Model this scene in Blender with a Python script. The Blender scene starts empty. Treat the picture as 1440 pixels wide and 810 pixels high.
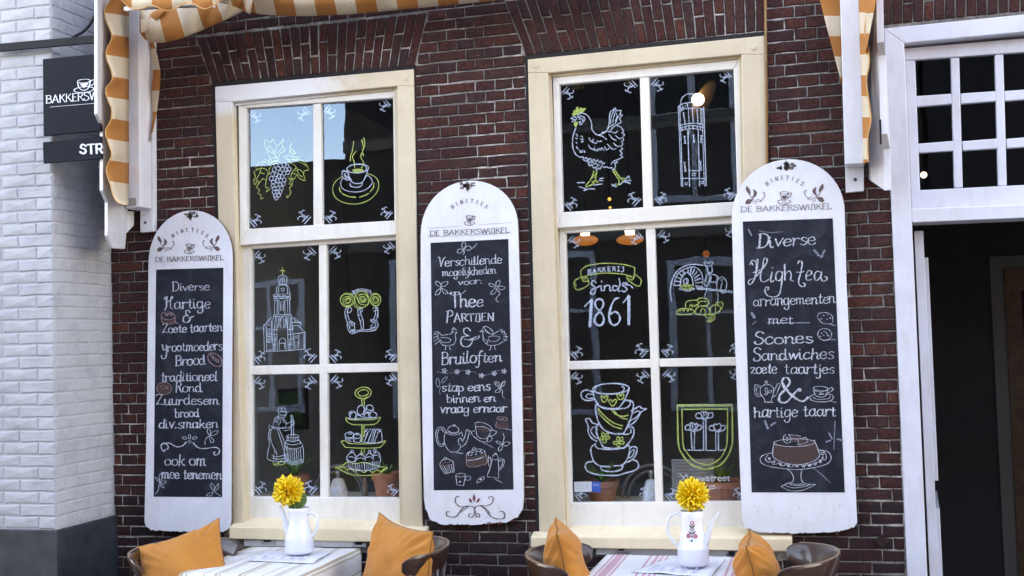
import bpy, bmesh, math, random
from mathutils import Vector, Matrix
random.seed(7)
S = bpy.context.scene
COL = S.collection
# ------------------------------------------------------------------ camera
CAM = Vector((0.0, -5.6, 1.75))
F_PX, PSI, PITCH, ROLL = 1628.9, 0.261718, 0.0477584, -0.0284308
FWD = Vector((-math.sin(PSI)*math.cos(PITCH), math.cos(PSI)*math.cos(PITCH), math.sin(PITCH)))
_r = Vector((math.cos(PSI), math.sin(PSI), 0)); _u = _r.cross(FWD)
RT = _r*math.cos(ROLL) + _u*math.sin(ROLL)
UP = -_r*math.sin(ROLL) + _u*math.cos(ROLL)
cd = bpy.data.cameras.new("camera"); cam = bpy.data.objects.new("camera", cd); COL.objects.link(cam)
cd.sensor_width = 36; cd.lens = F_PX/1440*36; cd.clip_start = 0.05; cd.clip_end = 3000
M = Matrix((RT, UP, -FWD)).transposed().to_4x4(); M.translation = CAM
cam.matrix_world = M; S.camera = cam
# ------------------------------------------------------------------ sky and sun: the facade stands in open shade
W = bpy.data.worlds.new("World"); S.world = W; W.use_nodes = True
nt = W.node_tree; nt.nodes.clear()
sky = nt.nodes.new('ShaderNodeTexSky'); sky.sky_type = 'NISHITA'; sky.sun_disc = False
SUN_EL, SUN_AZ = math.radians(30), math.radians(20)     # sun stands behind the cafe
sky.sun_elevation = SUN_EL; sky.sun_rotation = SUN_AZ; sky.dust_density = 0.25; sky.air_density = 1.0; sky.ozone_density = 2.5
hs = nt.nodes.new('ShaderNodeHueSaturation'); hs.inputs['Saturation'].default_value = 0.95
bg = nt.nodes.new('ShaderNodeBackground'); bg.inputs['Strength'].default_value = 0.15
wo = nt.nodes.new('ShaderNodeOutputWorld')
nt.links.new(sky.outputs[0], hs.inputs['Color']); nt.links.new(hs.outputs[0], bg.inputs['Color']); nt.links.new(bg.outputs[0], wo.inputs['Surface'])
sl = bpy.data.lights.new("sun", 'SUN'); sl.energy = 3.0; sl.angle = math.radians(0.5); sl.color = (1, .95, .88)
so = bpy.data.objects.new("sun", sl); COL.objects.link(so)
sd = Vector((math.sin(SUN_AZ)*math.cos(SUN_EL), math.cos(SUN_AZ)*math.cos(SUN_EL), math.sin(SUN_EL)))
so.rotation_euler = sd.to_track_quat('Z', 'Y').to_euler(); so.location = (0, 20, 20)
S.view_settings.view_transform = 'Standard'; S.view_settings.look = 'None'; S.view_settings.gamma = 1
S.view_settings.exposure = 3.68
S.view_settings.use_white_balance = True; S.view_settings.white_balance_temperature = 10200; S.view_settings.white_balance_tint = 21
# ------------------------------------------------------------------ pixel rays of the photograph (1440 x 810) to points in the place
def ray(px, py):
    return (FWD*F_PX + RT*(px-720) + UP*(405-py)).normalized()
def at(px, py, Y=0.0):
    d = ray(px, py); return CAM + d*((Y-CAM.y)/d.y)
def atx(px, py, X):
    d = ray(px, py); return CAM + d*((X-CAM.x)/d.x)
def atz(px, py, Z):
    d = ray(px, py); return CAM + d*((Z-CAM.z)/d.z)
def proj(p):
    v = Vector(p)-CAM; z = v.dot(FWD); return 720+F_PX*v.dot(RT)/z, 405-F_PX*v.dot(UP)/z
def refl(px, py, Yg, Yo):                 # where a ray mirrored in a pane at Yg meets the far side of the street
    p = at(px, py, Yg); d = ray(px, py); return p + Vector((d.x, -d.y, d.z))*((Yg-Yo)/d.y)
# ------------------------------------------------------------------ helpers
def tag(o, label=None, cat=None, group=None, kind=None):
    if label: o['label'] = label
    if cat: o['category'] = cat
    if group: o['group'] = group
    if kind: o['kind'] = kind
    return o
def empty(name, loc, label, cat, group=None, rz=0.0):
    o = bpy.data.objects.new(name, None); COL.objects.link(o); o.location = loc; o.rotation_euler.z = rz
    o.empty_display_size = .1
    return tag(o, label, cat, group)
def wloc(p):
    v = Vector((0, 0, 0))
    while p is not None: v += p.location; p = p.parent
    return v
def mesh_obj(name, verts, faces, mat, parent=None, local=False, smooth=False, fix=True, bevel=0, uv=None, mats=None, fmat=None):
    """links ONE mesh object; vertices are in world coordinates unless local"""
    off = wloc(parent) if (parent is not None and not local) else Vector((0, 0, 0))
    me = bpy.data.meshes.new(name)
    me.from_pydata([tuple(Vector(v)-off) for v in verts], [], faces)
    if uv:
        l = me.uv_layers.new(name='UVMap')
        for poly in me.polygons:
            for li in poly.loop_indices: l.data[li].uv = uv[me.loops[li].vertex_index]
    if fix:
        bm = bmesh.new(); bm.from_mesh(me); bmesh.ops.recalc_face_normals(bm, faces=bm.faces); bm.to_mesh(me); bm.free()
    if smooth:
        for p in me.polygons: p.use_smooth = True
    if mats:
        for m in mats: me.materials.append(m)
        if fmat:
            for p, i in zip(me.polygons, fmat): p.material_index = i
    else: me.materials.append(mat)
    me.update()
    o = bpy.data.objects.new(name, me); COL.objects.link(o)
    if parent is not None: o.parent = parent
    if bevel:
        b = o.modifiers.new('bevel', 'BEVEL'); b.width = bevel; b.segments = 2; b.limit_method = 'ANGLE'; b.angle_limit = math.radians(35)
    return o
class MB:
    def __init__(s): s.v = []; s.f = []; s.uv = []
    def add(s, vs, fs, uv=None):
        n = len(s.v); s.v += [Vector(v) for v in vs]; s.f += [tuple(i+n for i in f) for f in fs]
        s.uv += uv if uv else [(0, 0)]*len(vs)
        return s
    def box(s, a, b):
        x0, y0, z0 = a; x1, y1, z1 = b
        return s.add([(x, y, z) for x in (x0, x1) for y in (y0, y1) for z in (z0, z1)],
                     [(0, 1, 3, 2), (4, 6, 7, 5), (0, 4, 5, 1), (2, 3, 7, 6), (0, 2, 6, 4), (1, 5, 7, 3)])
    def prism(s, loop, off):
        n = len(loop); o = Vector(off)
        return s.add(list(loop)+[Vector(p)+o for p in loop],
                     [tuple(range(n)), tuple(range(2*n-1, n-1, -1))]+[(i, i+n, (i+1) % n+n, (i+1) % n) for i in range(n)])
    def tube(s, pts, r, n=10, cap=True):
        pts = [Vector(p) for p in pts]; rr = r if isinstance(r, (list, tuple)) else [r]*len(pts)
        rings = []; up = None
        for i, p in enumerate(pts):
            t = (pts[min(i+1, len(pts)-1)]-pts[max(i-1, 0)]).normalized()
            if up is None: up = Vector((0, 0, 1)) if abs(t.z) < .9 else Vector((0, 1, 0))
            a = t.cross(up).normalized(); up = a.cross(t).normalized()
            rings.append([p+(a*math.cos(k*2*math.pi/n)+up*math.sin(k*2*math.pi/n))*rr[i] for k in range(n)])
        vs = [v for ri in rings for v in ri]; fs = []
        for i in range(len(pts)-1):
            for k in range(n): fs.append((i*n+k, i*n+(k+1) % n, (i+1)*n+(k+1) % n, (i+1)*n+k))
        if cap: fs += [tuple(range(n)), tuple(range(len(vs)-1, len(vs)-n-1, -1))]
        return s.add(vs, fs)
    def lathe(s, c, prof, n=32, ax=None):
        c = Vector(c); vs = []; fs = []
        for r, z in prof:
            for k in range(n):
                a = 2*math.pi*k/n; vs.append(c+Vector((r*math.cos(a), r*math.sin(a), z)))
        for i in range(len(prof)-1):
            for k in range(n): fs.append((i*n+k, i*n+(k+1) % n, (i+1)*n+(k+1) % n, (i+1)*n+k))
        return s.add(vs, fs)
    def build(s, name, mat, parent=None, **k): return mesh_obj(name, s.v, s.f, mat, parent, uv=(s.uv if k.pop('useuv', False) else None), **k)
def slab(name, pts, yf, yb, mat, parent=None, bevel=.002, ymap=None):
    """outline in photograph pixels, put on the plane Y=yf, and given its thickness back to yb"""
    L = [at(x, y, yf) for x, y in pts]
    return MB().prism(L, (0, yb-yf, 0)).build(name, mat, parent, bevel=bevel)
def catmull(P, closed=False, k=6):
    if len(P) < 3: return list(P)
    out = []; n = len(P)
    for i in range(n if closed else n-1):
        p0 = P[(i-1) % n] if closed or i > 0 else P[0]; p1 = P[i]; p2 = P[(i+1) % n]
        p3 = P[(i+2) % n] if closed or i+2 < n else P[-1]
        for j in range(k):
            t = j/k; t2 = t*t; t3 = t2*t
            out.append(tuple(.5*((2*p1[a])+(-p0[a]+p2[a])*t+(2*p0[a]-5*p1[a]+4*p2[a]-p3[a])*t2+(-p0[a]+3*p1[a]-3*p2[a]+p3[a])*t3) for a in range(len(p1))))
    if not closed: out.append(tuple(P[-1]))
    return out
# ------------------------------------------------------------------ materials
MATS = {}
class NT:
    def __init__(s, name):
        s.m = bpy.data.materials.new(name); s.m.use_nodes = True; s.t = s.m.node_tree; s.n = s.t.nodes
        s.b = s.n['Principled BSDF']; s.out = s.n['Material Output']; MATS[name] = s.m
    def new(s, typ, **k):
        o = s.n.new(typ)
        for a, v in k.items():
            if a.startswith('i_'): o.inputs[a[2:].replace('_', ' ')].default_value = v
            else: setattr(o, a, v)
        return o
    def link(s, a, b): s.t.links.new(a, b)
    def pos(s): return s.new('ShaderNodeNewGeometry').outputs['Position']
    def noise(s, scale, detail=4, rough=.55, vec=None, dist=0):
        n = s.new('ShaderNodeTexNoise'); n.inputs['Scale'].default_value = scale; n.inputs['Detail'].default_value = detail
        n.inputs['Roughness'].default_value = rough; n.inputs['Distortion'].default_value = dist
        s.link(vec if vec else s.pos(), n.inputs['Vector']); return n.outputs['Fac']
    def ramp(s, fac, stops, interp='LINEAR'):
        r = s.new('ShaderNodeValToRGB'); r.color_ramp.interpolation = interp; e = r.color_ramp.elements
        while len(e) < len(stops): e.new(.5)
        for x, (p, c) in zip(e, stops): x.position = p; x.color = (*c, 1) if len(c) == 3 else c
        s.link(fac, r.inputs[0]); return r.outputs[0]
    def mix(s, fac, a, b, mode='MIX'):
        m = s.new('ShaderNodeMix', data_type='RGBA', blend_type=mode)
        for inp, v in ((m.inputs[0], fac), (m.inputs[6], a), (m.inputs[7], b)):
            if hasattr(v, 'is_linked') or hasattr(v, 'links'): s.link(v, inp)
            elif isinstance(v, tuple): inp.default_value = (*v, 1)
            else: inp.default_value = v
        return m.outputs[2]
    def math(s, op, a, b=0.0, c=None):
        m = s.new('ShaderNodeMath', operation=op)
        for i, v in enumerate((a, b) if c is None else (a, b, c)):
            if hasattr(v, 'links'): s.link(v, m.inputs[i])
            else: m.inputs[i].default_value = v
        return m.outputs[0]
    def bump(s, h, strength=.3, dist=.002):
        b = s.new('ShaderNodeBump'); b.inputs['Strength'].default_value = strength; b.inputs['Distance'].default_value = dist
        s.link(h, b.inputs['Height']); s.link(b.outputs[0], s.b.inputs['Normal'])
    def col(s, c):
        if isinstance(c, tuple): s.b.inputs['Base Color'].default_value = (*c, 1)
        else: s.link(c, s.b.inputs['Base Color'])
    def set(s, **k):
        for a, v in k.items(): s.b.inputs[a.replace('_', ' ')].default_value = v
        return s
def simple(name, c, rough=.5, var=.08, scale=14, bump=0, metal=0, bscale=60):
    t = NT(name); f = t.noise(scale, 5)
    t.col(t.ramp(f, [(.25, tuple(x*(1-var) for x in c)), (.75, tuple(min(1, x*(1+var)) for x in c))]))
    t.set(Roughness=rough, Metallic=metal)
    if bump: t.bump(t.noise(bscale, 6), bump)
    return t.m
# brick: tone changes from brick to brick, darker below the sills
t = NT('brick'); oi = t.new('ShaderNodeObjectInfo'); at_ = t.new('ShaderNodeAttribute', attribute_name='tone')
rnd = t.math('FRACT', t.math('ADD', oi.outputs['Random'], at_.outputs['Fac']))
base = t.ramp(rnd, [(0, (.052, .024, .022)), (.2, (.070, .028, .025)), (.45, (.088, .031, .026)), (.62, (.056, .032, .031)), (.78, (.078, .036, .031)), (.9, (.118, .040, .028)), (1, (.040, .028, .029))])
grain = t.ramp(t.noise(48, 9, .75), [(.32, (.42, .40, .42)), (.68, (1.55, 1.48, 1.45))])
c = t.mix(1.0, base, grain, 'MULTIPLY')
blot = t.ramp(t.noise(9, 4), [(.42, (0, 0, 0)), (.62, (1, 1, 1))])
c = t.mix(t.math('MULTIPLY', blot, .5), c, (.030, .020, .024))
spk = t.ramp(t.noise(38, 3, .5), [(.70, (0, 0, 0)), (.76, (1, 1, 1))])
c = t.mix(t.math('MULTIPLY', spk, .45), c, (.22, .19, .18))
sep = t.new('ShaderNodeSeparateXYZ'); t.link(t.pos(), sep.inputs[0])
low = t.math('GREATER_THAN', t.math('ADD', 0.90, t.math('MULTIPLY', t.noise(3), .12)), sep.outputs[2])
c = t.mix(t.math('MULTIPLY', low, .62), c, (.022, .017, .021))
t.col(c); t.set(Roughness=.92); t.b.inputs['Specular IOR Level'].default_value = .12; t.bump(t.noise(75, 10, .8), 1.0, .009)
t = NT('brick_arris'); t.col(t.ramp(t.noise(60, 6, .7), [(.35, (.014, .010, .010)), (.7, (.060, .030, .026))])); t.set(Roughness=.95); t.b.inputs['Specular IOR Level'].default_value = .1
t = NT('mortar')
f1 = t.mix(1.0, t.ramp(t.noise(2.3, 3), [(.46, (.08, .08, .08)), (.64, (1, 1, 1))]), t.ramp(t.noise(16, 5, .65), [(.36, (.05, .05, .05)), (.58, (1, 1, 1))]), 'MULTIPLY'); f2 = t.noise(40, 6, .7)
new = t.ramp(f2, [(.3, (.32, .29, .27)), (.7, (.66, .62, .58))]); old = t.ramp(f2, [(.3, (.05, .043, .04)), (.7, (.18, .16, .145))])
t.col(t.mix(f1, old, new)); t.set(Roughness=.9); t.bump(t.noise(120, 6), .6, .004)
t = NT('white_brick'); t.col(t.mix(t.ramp(t.noise(7, 7, .7), [(.45, (0, 0, 0)), (.7, (1, 1, 1))]), (.41, .42, .45), (.30, .31, .34))); t.set(Roughness=.55); t.bump(t.noise(35, 6), .4, .006)
t = NT('white_joint'); t.col((.40, .41, .44)); t.set(Roughness=.8); t.bump(t.noise(50, 6), .5, .006)
def wood_paint(name, c, chip=(.20, .15, .10), amount=.70, rough=.38, var=.05):
    t = NT(name); ps = t.pos()
    mp = t.new('ShaderNodeMapping'); mp.inputs['Scale'].default_value = (1, 1, .22); t.link(ps, mp.inputs[0])
    base = t.ramp(t.noise(5, 5), [(.3, tuple(x*(1-var) for x in c)), (.7, c)])
    st = t.ramp(t.noise(24, 6, .6, mp.outputs[0]), [(.5, (1, 1, 1)), (.8, (.90, .87, .82))])
    base = t.mix(1.0, base, st, 'MULTIPLY')
    gr = t.ramp(t.noise(3.2, 7, .72), [(.42, (.80, .78, .75)), (.60, (1, 1, 1))]); base = t.mix(.4, base, gr, 'MULTIPLY')
    ch = t.ramp(t.noise(46, 6, .65), [(amount, (0, 0, 0)), (amount+.015, (1, 1, 1))])
    if name == 'cream_paint':                       # a ragged-edged whitish patch on the left casing head
        vm = t.new('ShaderNodeVectorMath', operation='DISTANCE'); mpp = t.new('ShaderNodeMapping'); mpp.inputs['Scale'].default_value = (.55, 1, 2.2); t.link(ps, mpp.inputs[0]); t.link(mpp.outputs[0], vm.inputs[0])
        q_ = at(356, 127, 0); vm.inputs[1].default_value = (q_.x*.55, 0, q_.z*2.2)
        pm = t.ramp(t.math('ADD', vm.outputs['Value'], t.math('MULTIPLY', t.noise(14, 6, .7), .25)), [(.31, (1, 1, 1)), (.45, (0, 0, 0))]); base = t.mix(pm, base, (.72, .72, .74))
    t.col(t.mix(ch, base, chip)); t.set(Roughness=rough)
    t.bump(t.mix(.6, t.noise(9, 4), t.noise(70, 5, .6, mp.outputs[0])), .34, .004); return t.m
wood_paint('cream_paint', (.66, .555, .40), (.75, .72, .68), .69)
wood_paint('sill_paint', (.84, .69, .475), (.5, .42, .30), .72)
wood_paint('sash_paint', (.82, .79, .73), (.5, .45, .4), .72)
wood_paint('door_paint', (.64, .66, .74), (.4, .4, .44), .76, .3)
wood_paint('awning_paint', (.70, .71, .76), (.6, .6, .6), .8, .3)
wood_paint('board_paint', (.72, .74, .80), (.22, .16, .13), .70, .5)
t = NT('raw_wood'); t.col(t.ramp(t.noise(60, 5), [(.3, (.07, .04, .025)), (.7, (.20, .13, .09))])); t.set(Roughness=.8)
t = NT('worn_grey'); t.col(t.ramp(t.noise(90, 5), [(.35, (.05, .04, .035)), (.65, (.26, .22, .20))])); t.set(Roughness=.9)
t = NT('rust'); t.col(t.ramp(t.noise(60, 5), [(.35, (.015, .01, .01)), (.65, (.12, .06, .035))])); t.set(Roughness=.8)
t = NT('chalkboard')
sm = t.ramp(t.noise(7, 5, .6, dist=1.2), [(.48, (0, 0, 0)), (.85, (1, 1, 1))])
sc = t.ramp(t.noise(90, 3, .6), [(.66, (0, 0, 0)), (.8, (1, 1, 1))])
c = t.mix(t.math('MULTIPLY', sm, .30), (.0125, .0155, .023), (.10, .115, .15)); c = t.mix(t.math('MULTIPLY', sc, .25), c, (.10, .12, .16))
t.col(c); t.set(Roughness=.7); t.b.inputs['Specular IOR Level'].default_value = .15
def chalk(name, c, patch=.45):
    t = NT(name); f = t.ramp(t.noise(170, 4, .7), [(.38, tuple(x*patch for x in c)), (.58, c)]); t.col(f); t.set(Roughness=.9); return t.m
chalk('chalk_white', (.56, .60, .70), .25); chalk('chalk_dim', (.22, .25, .33)); chalk('chalk_brown', (.070, .038, .036), .45); chalk('chalk_pink', (.42, .26, .26))
chalk('paint_white', (.66, .75, .92), .5); chalk('paint_green', (.56, .70, .18), .55); chalk('rose_print', (.55, .10, .16), .9); chalk('green_print', (.02, .07, .03), .9); chalk('print_brown', (.10, .065, .06), 1.6); chalk('print_red', (.16, .02, .03), 1)
chalk('sign_white', (.78, .80, .85), .9); chalk('blue_print', (.03, .12, .55), .9)
simple('sign_black', (.007, .010, .017), .6).node_tree.nodes['Principled BSDF'].inputs['Specular IOR Level'].default_value = .12; simple('black_iron', (.008, .009, .012), .6).node_tree.nodes['Principled BSDF'].inputs['Specular IOR Level'].default_value = .2
simple('plinth_paint', (.024, .028, .034), .6, .6, 9, .6); simple('steel', (.42, .43, .46), .35, .05, 20, 0, .9)
simple('aluminium', (.62, .64, .68), .4, .04, 10, 0, .3); simple('dark_bolt', (.10, .10, .12), .4, .1, 20, 0, .8)
simple('copper_cable', (.25, .12, .035), .45, .2, 20)
t = NT('glass'); t.n.remove(t.b)
fr = t.new('ShaderNodeLayerWeight'); fr.inputs['Blend'].default_value = .5
gl = t.new('ShaderNodeBsdfGlossy'); gl.inputs['Roughness'].default_value = 0.0; gl.inputs['Color'].default_value = (.52, .74, 1, 1)
tr = t.new('ShaderNodeBsdfTransparent'); tr.inputs['Color'].default_value = (.90, .92, .92, 1)
bp = t.new('ShaderNodeBump'); bp.inputs['Strength'].default_value = .10; bp.inputs['Distance'].default_value = .004
t.link(t.noise(5, 1), bp.inputs['Height']); t.link(bp.outputs[0], gl.inputs['Normal'])
mx = t.new('ShaderNodeMixShader'); t.link(t.math('MINIMUM', t.math('ADD', .074, t.math('POWER', fr.outputs['Facing'], 4.5)), 1.0), mx.inputs[0])
t.link(tr.outputs[0], mx.inputs[1]); t.link(gl.outputs[0], mx.inputs[2]); t.link(mx.outputs[0], t.out.inputs['Surface'])
def stripes(name, cols, period, rough=.85, bump=.3):
    """woven cloth striped along U of its own UV map; cols = (end position, colour) steps over one period"""
    t = NT(name); uv = t.new('ShaderNodeUVMap'); sp = t.new('ShaderNodeSeparateXYZ'); t.link(uv.outputs[0], sp.inputs[0])
    u = t.math('FRACT', t.math('DIVIDE', sp.outputs[0], period))
    c = t.ramp(u, [(0, cols[0][1])]+[(cols[i][0], cols[i+1][1]) for i in range(len(cols)-1)], 'CONSTANT')
    wv = t.ramp(t.noise(140, 4, .6), [(.3, (.88, .88, .88)), (.7, (1.06, 1.06, 1.06))])
    t.col(t.mix(1.0, c, wv, 'MULTIPLY')); t.set(Roughness=rough); t.bump(t.noise(160, 4), bump, .001); return t
OR, CR = (.60, .235, .065), (.78, .66, .50)
tt = stripes('awning_cloth', [(.5, OR), (1, CR)], 1.0)
trl = tt.new('ShaderNodeBsdfTranslucent'); mxs = tt.new('ShaderNodeMixShader'); mxs.inputs[0].default_value = .25
for l in list(tt.b.inputs['Base Color'].links): tt.link(l.from_socket, trl.inputs['Color'])
tt.link(tt.b.outputs[0], mxs.inputs[1]); tt.link(trl.outputs[0], mxs.inputs[2]); tt.link(mxs.outputs[0], tt.out.inputs['Surface'])
WH = (.74, .73, .72)
stripes('beige_cloth', [(.06, (.46, .38, .27)), (.09, WH), (.13, (.52, .45, .33)), (.40, WH), (.43, (.55, .48, .36)), (.60, WH), (.64, (.40, .34, .28)), (.67, WH), (.70, (.50, .42, .30)), (1, WH)], .30)
PK = (.62, .36, .41)
stripes('pink_cloth', [(.04, PK), (.07, WH), (.10, PK), (.13, WH), (.16, PK), (.45, WH), (.48, PK), (.50, WH), (.60, PK), (.62, WH), (.65, PK), (.92, WH), (.95, PK), (1, WH)], .38)
simple('orange_piping', (.62, .33, .12), .8)
t = NT('cushion_cloth'); t.col(t.ramp(t.noise(6, 4), [(.3, (.46, .155, .020)), (.7, (.56, .20, .028))])); t.set(Roughness=.85); t.b.inputs['Sheen Weight'].default_value = .15
wr = t.noise(9, 3, .5, dist=1.5); t.bump(t.mix(.9, t.noise(300, 3), wr), .5, .012)
simple('cushion_seam', (.26, .10, .02), .85)
t = NT('dark_wood'); mp = t.new('ShaderNodeMapping'); mp.inputs['Scale'].default_value = (3, 3, 18); t.link(t.pos(), mp.inputs[0])
t.col(t.ramp(t.noise(6, 6, .6, mp.outputs[0]), [(.3, (.018, .009, .006)), (.7, (.075, .030, .018))])); t.set(Roughness=.28); t.b.inputs['Coat Weight'].default_value = .5
t = NT('worn_wood'); t.col(t.ramp(t.noise(14, 6, .6), [(.3, (.16, .09, .05)), (.7, (.30, .19, .12))])); t.set(Roughness=.4)
t = NT('porcelain'); t.col((.76, .78, .84)); t.set(Roughness=.10); t.b.inputs['Coat Weight'].default_value = .5
simple('petal', (1.0, .72, .055), .6, .06, 60); simple('petal_deep', (.85, .40, .015), .6, .1); simple('leaf_green', (.06, .13, .03), .45, .4, 40)
simple('aloe_green', (.10, .24, .05), .4, .4, 25); simple('terracotta', (.46, .17, .09), .75, .2, 20, .3); simple('dark_terracotta', (.32, .13, .075), .7, .2, 20, .3)
simple('paper', (.72, .73, .78), .7, .04); simple('paper_print', (.40, .38, .50), .7, .3, 60); simple('menu_paper', (.30, .29, .28), .7, .15, 50)
simple('soil', (.02, .012, .008), .95)
simple('room_wall', (.44, .43, .41), .8, .2, 2); simple('far_brick', (.022, .018, .016), .9, .4, 20); simple('room_floor', (.16, .10, .06), .5); simple('room_ceiling', (.07, .068, .065), .8)
simple('curtain', (.09, .09, .095), .9); simple('hose_rubber', (.16, .15, .15), .5)
simple('pale_bell', (.62, .58, .54), .5, .2, 50); simple('clear_bell', (.55, .60, .64), .25, .15, 40); simple('frame_dark', (.03, .025, .02), .5)
t = NT('picture'); t.col(t.ramp(t.noise(7, 3), [(.35, (.02, .05, .015)), (.5, (.06, .13, .03)), (.65, (.10, .05, .025))])); t.set(Roughness=.3)
simple('paving', (.16, .14, .13), .8, .3, 8, .4); simple('roof_tile', (.10, .04, .03), .7, .3, 8, .4)
simple('far_white', (.62, .62, .64), .6); simple('dark_room', (.01, .01, .012), .6)
simple('cream_plaster', (.13, .11, .09), .8); simple('sealant', (.014, .012, .013), .9)
simple('shade_tan', (.48, .30, .14), .5, .15, 25)
t = NT('amber_shade'); t.col((.36, .22, .11)); t.set(Roughness=.3); t.b.inputs['Emission Color'].default_value = (1, .38, .08, 1); t.b.inputs['Emission Strength'].default_value = .028
def emit(name, c, s):
    t = NT(name); t.col(c); t.b.inputs['Emission Color'].default_value = (*c, 1); t.b.inputs['Emission Strength'].default_value = s
emit('bulb', (1, .93, .82), .45); emit('dim_bulb', (.8, .24, .05), .018); emit('gold_bulb', (1, .62, .18), .12)
G = MATS
# ------------------------------------------------------------------ the cafe building
cafe = empty('cafe_building', (0, 0, 0), 'dark red brick cafe front with two tall cream framed sash windows and a white doorway', 'building')
def poly_row(poly, z):                      # x interval of a convex outline at height z
    xs = []
    n = len(poly)
    for i in range(n):
        (x0, z0), (x1, z1) = poly[i], poly[(i+1) % n]
        if (z0-z)*(z1-z) < 0: xs.append(x0+(x1-x0)*(z-z0)/(z1-z0))
    return (min(xs), max(xs)) if len(xs) >= 2 else None
def P2(px, py, Y=0.0): p = at(px, py, Y); return (p.x, p.z)
XL = at(158, 500).x
J0, CH = 1.8683, 0.0555
WIN1 = [P2(299.5, 119), P2(582.5, 94), P2(595.5, 750), P2(315.5, 752)]
WIN2 = [P2(738.5, 81), P2(1077.5, 47), P2(1091, 760), P2(755.5, 758)]
SILL1 = [P2(321, 739), P2(599.5, 744), P2(599.5, 765), P2(321, 759)]
SILL2 = [P2(745, 748), P2(1114, 750), P2(1114, 777), P2(745, 771)]
DOOR = [P2(1243, 37), P2(1243+400, -4), P2(1243+460, 1400), P2(1300, 1400)]
ARCH1 = [P2(276, 53), P2(601, 18), P2(583, 92.5), P2(298, 116)]
ARCH2 = [P2(711, 2), P2(1077, -40), P2(1077, 42.5), P2(740, 77.5)]
ARCH3 = [P2(1240, -40), P2(1640, -90), P2(1640, -5), P2(1240, 35.5)]
OBST = [WIN1, WIN2, SILL1, SILL2, DOOR, ARCH1, ARCH2, ARCH3]
# mortar bed = the wall core: one sheet with the openings left free, 4 mm behind the brick faces
ZT, ZB, XR = 3.95, -0.05, 2.6
def core_wall():
    mb = MB(); Y = .0028
    xs = [XL, WIN1[3][0]+.01, WIN1[1][0]-.005, WIN2[0][0]+.015, WIN2[1][0]-.005, DOOR[0][0]+.02, XR]
    def cell(x0, x1, z0, z1): mb.box((x0, Y, z0), (x1, Y+.22, z1))
    z1 = at(460, 110).z; z2 = at(908, 66).z; zs1 = at(460, 752).z; zs2 = at(920, 762).z; zd = at(1290, 37).z
    cell(xs[0], xs[1], ZB, ZT); cell(xs[2], xs[3], ZB, ZT); cell(xs[4], xs[5], ZB, ZT)
    cell(xs[1], xs[2], ZB, zs1); cell(xs[1], xs[2], z1, ZT); cell(xs[3], xs[4], ZB, zs2); cell(xs[3], xs[4], z2, ZT); cell(xs[5], xs[6], zd, ZT)
    mb.build('mortar_wall', G['mortar'], cafe, fix=False)
core_wall()
hidden = [[(204, 380), (268, 296), (327, 370), (325, 745), (204, 745)], [(593, 340), (657, 256), (728, 320), (735, 725), (597, 725)], [(1030, 320), (1108, 225), (1187, 300), (1205, 740), (1043, 740)]]
def inside(poly, x, y):
    r = False; n = len(poly)
    for i in range(n):
        (x0, y0), (x1, y1) = poly[i], poly[(i+1) % n]
        if (y0 > y) != (y1 > y) and x < (x1-x0)*(y-y0)/(y1-y0)+x0: r = not r
    return r
def seen(x, z, y=0):
    px, py = proj((x, y, z))
    if not (0 < px < 1440 and 0 < py < 815): return 0
    if any(inside(h, px, py) for h in hidden): return 0
    return 1
def brick_shape(q, depth=.06, seed=0, rough=.0024, ch=.0026):
    """q: four corners (x,z) counter-clockwise from bottom left, as local coordinates; a hand-made brick face with chipped edges"""
    rr = random.Random(seed); cx = sum(p[0] for p in q)/4; cz = sum(p[1] for p in q)/4
    ring = []                                                     # 8 points: corners and edge middles
    for i in range(4):
        a, b = q[i], q[(i+1) % 4]
        ring.append((a[0], a[1])); ring.append(((a[0]+b[0])/2, (a[1]+b[1])/2))
    jit = [(rr.uniform(-rough, rough), rr.uniform(-rough, rough)) for _ in ring]
    outer = [(x+j[0], z+j[1]) for (x, z), j in zip(ring, jit)]
    def inn(x, z, d):
        dx, dz = cx-x, cz-z; L = math.hypot(dx, dz) or 1
        return (x+math.copysign(min(d, abs(dx)), dx), z+math.copysign(min(d, abs(dz)), dz))
    vs = [(x, depth, z) for x, z in outer]+[(x, ch*1.1, z) for x, z in outer]
    for x, z in outer:
        a = inn(x, z, ch*1.9); vs.append((a[0], rr.uniform(-.0012, .0012), a[1]))
    vs.append((cx, rr.uniform(-.0022, .0008), cz))
    fs = []
    for i in range(8):
        j = (i+1) % 8
        fs += [(i, j, 8+j, 8+i), (8+i, 8+j, 16+j, 16+i), (16+i, 16+j, 24)]
    return vs, fs
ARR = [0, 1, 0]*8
HW, SW = .099, .198; JT = .0056; VJ = .0040
variants = {}
def variant(w, k):
    key = (round(w, 4), k)
    if key not in variants:
        h = (CH-JT)/2; hw = (w-JT)/2
        vs, fs = brick_shape([(-hw, -h), (hw, -h), (hw, h), (-hw, h)], seed=hash(key) % 1000)
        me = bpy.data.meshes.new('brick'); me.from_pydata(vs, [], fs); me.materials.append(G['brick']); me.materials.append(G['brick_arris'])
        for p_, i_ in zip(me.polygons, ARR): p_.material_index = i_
        bm = bmesh.new(); bm.from_mesh(me); bmesh.ops.recalc_face_normals(bm, faces=bm.faces)
        for f in bm.faces: f.normal_update()
        if sum(f.normal.y for f in bm.faces) > 0: bmesh.ops.reverse_faces(bm, faces=bm.faces)
        bm.to_mesh(me); bm.free(); variants[key] = me
    return variants[key]
bricks = []        # (score, world corners, shared width or None)
k0 = int((ZB-J0)/CH); k1 = int((4.05-J0)/CH)
rb = random.Random(3)
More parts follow.
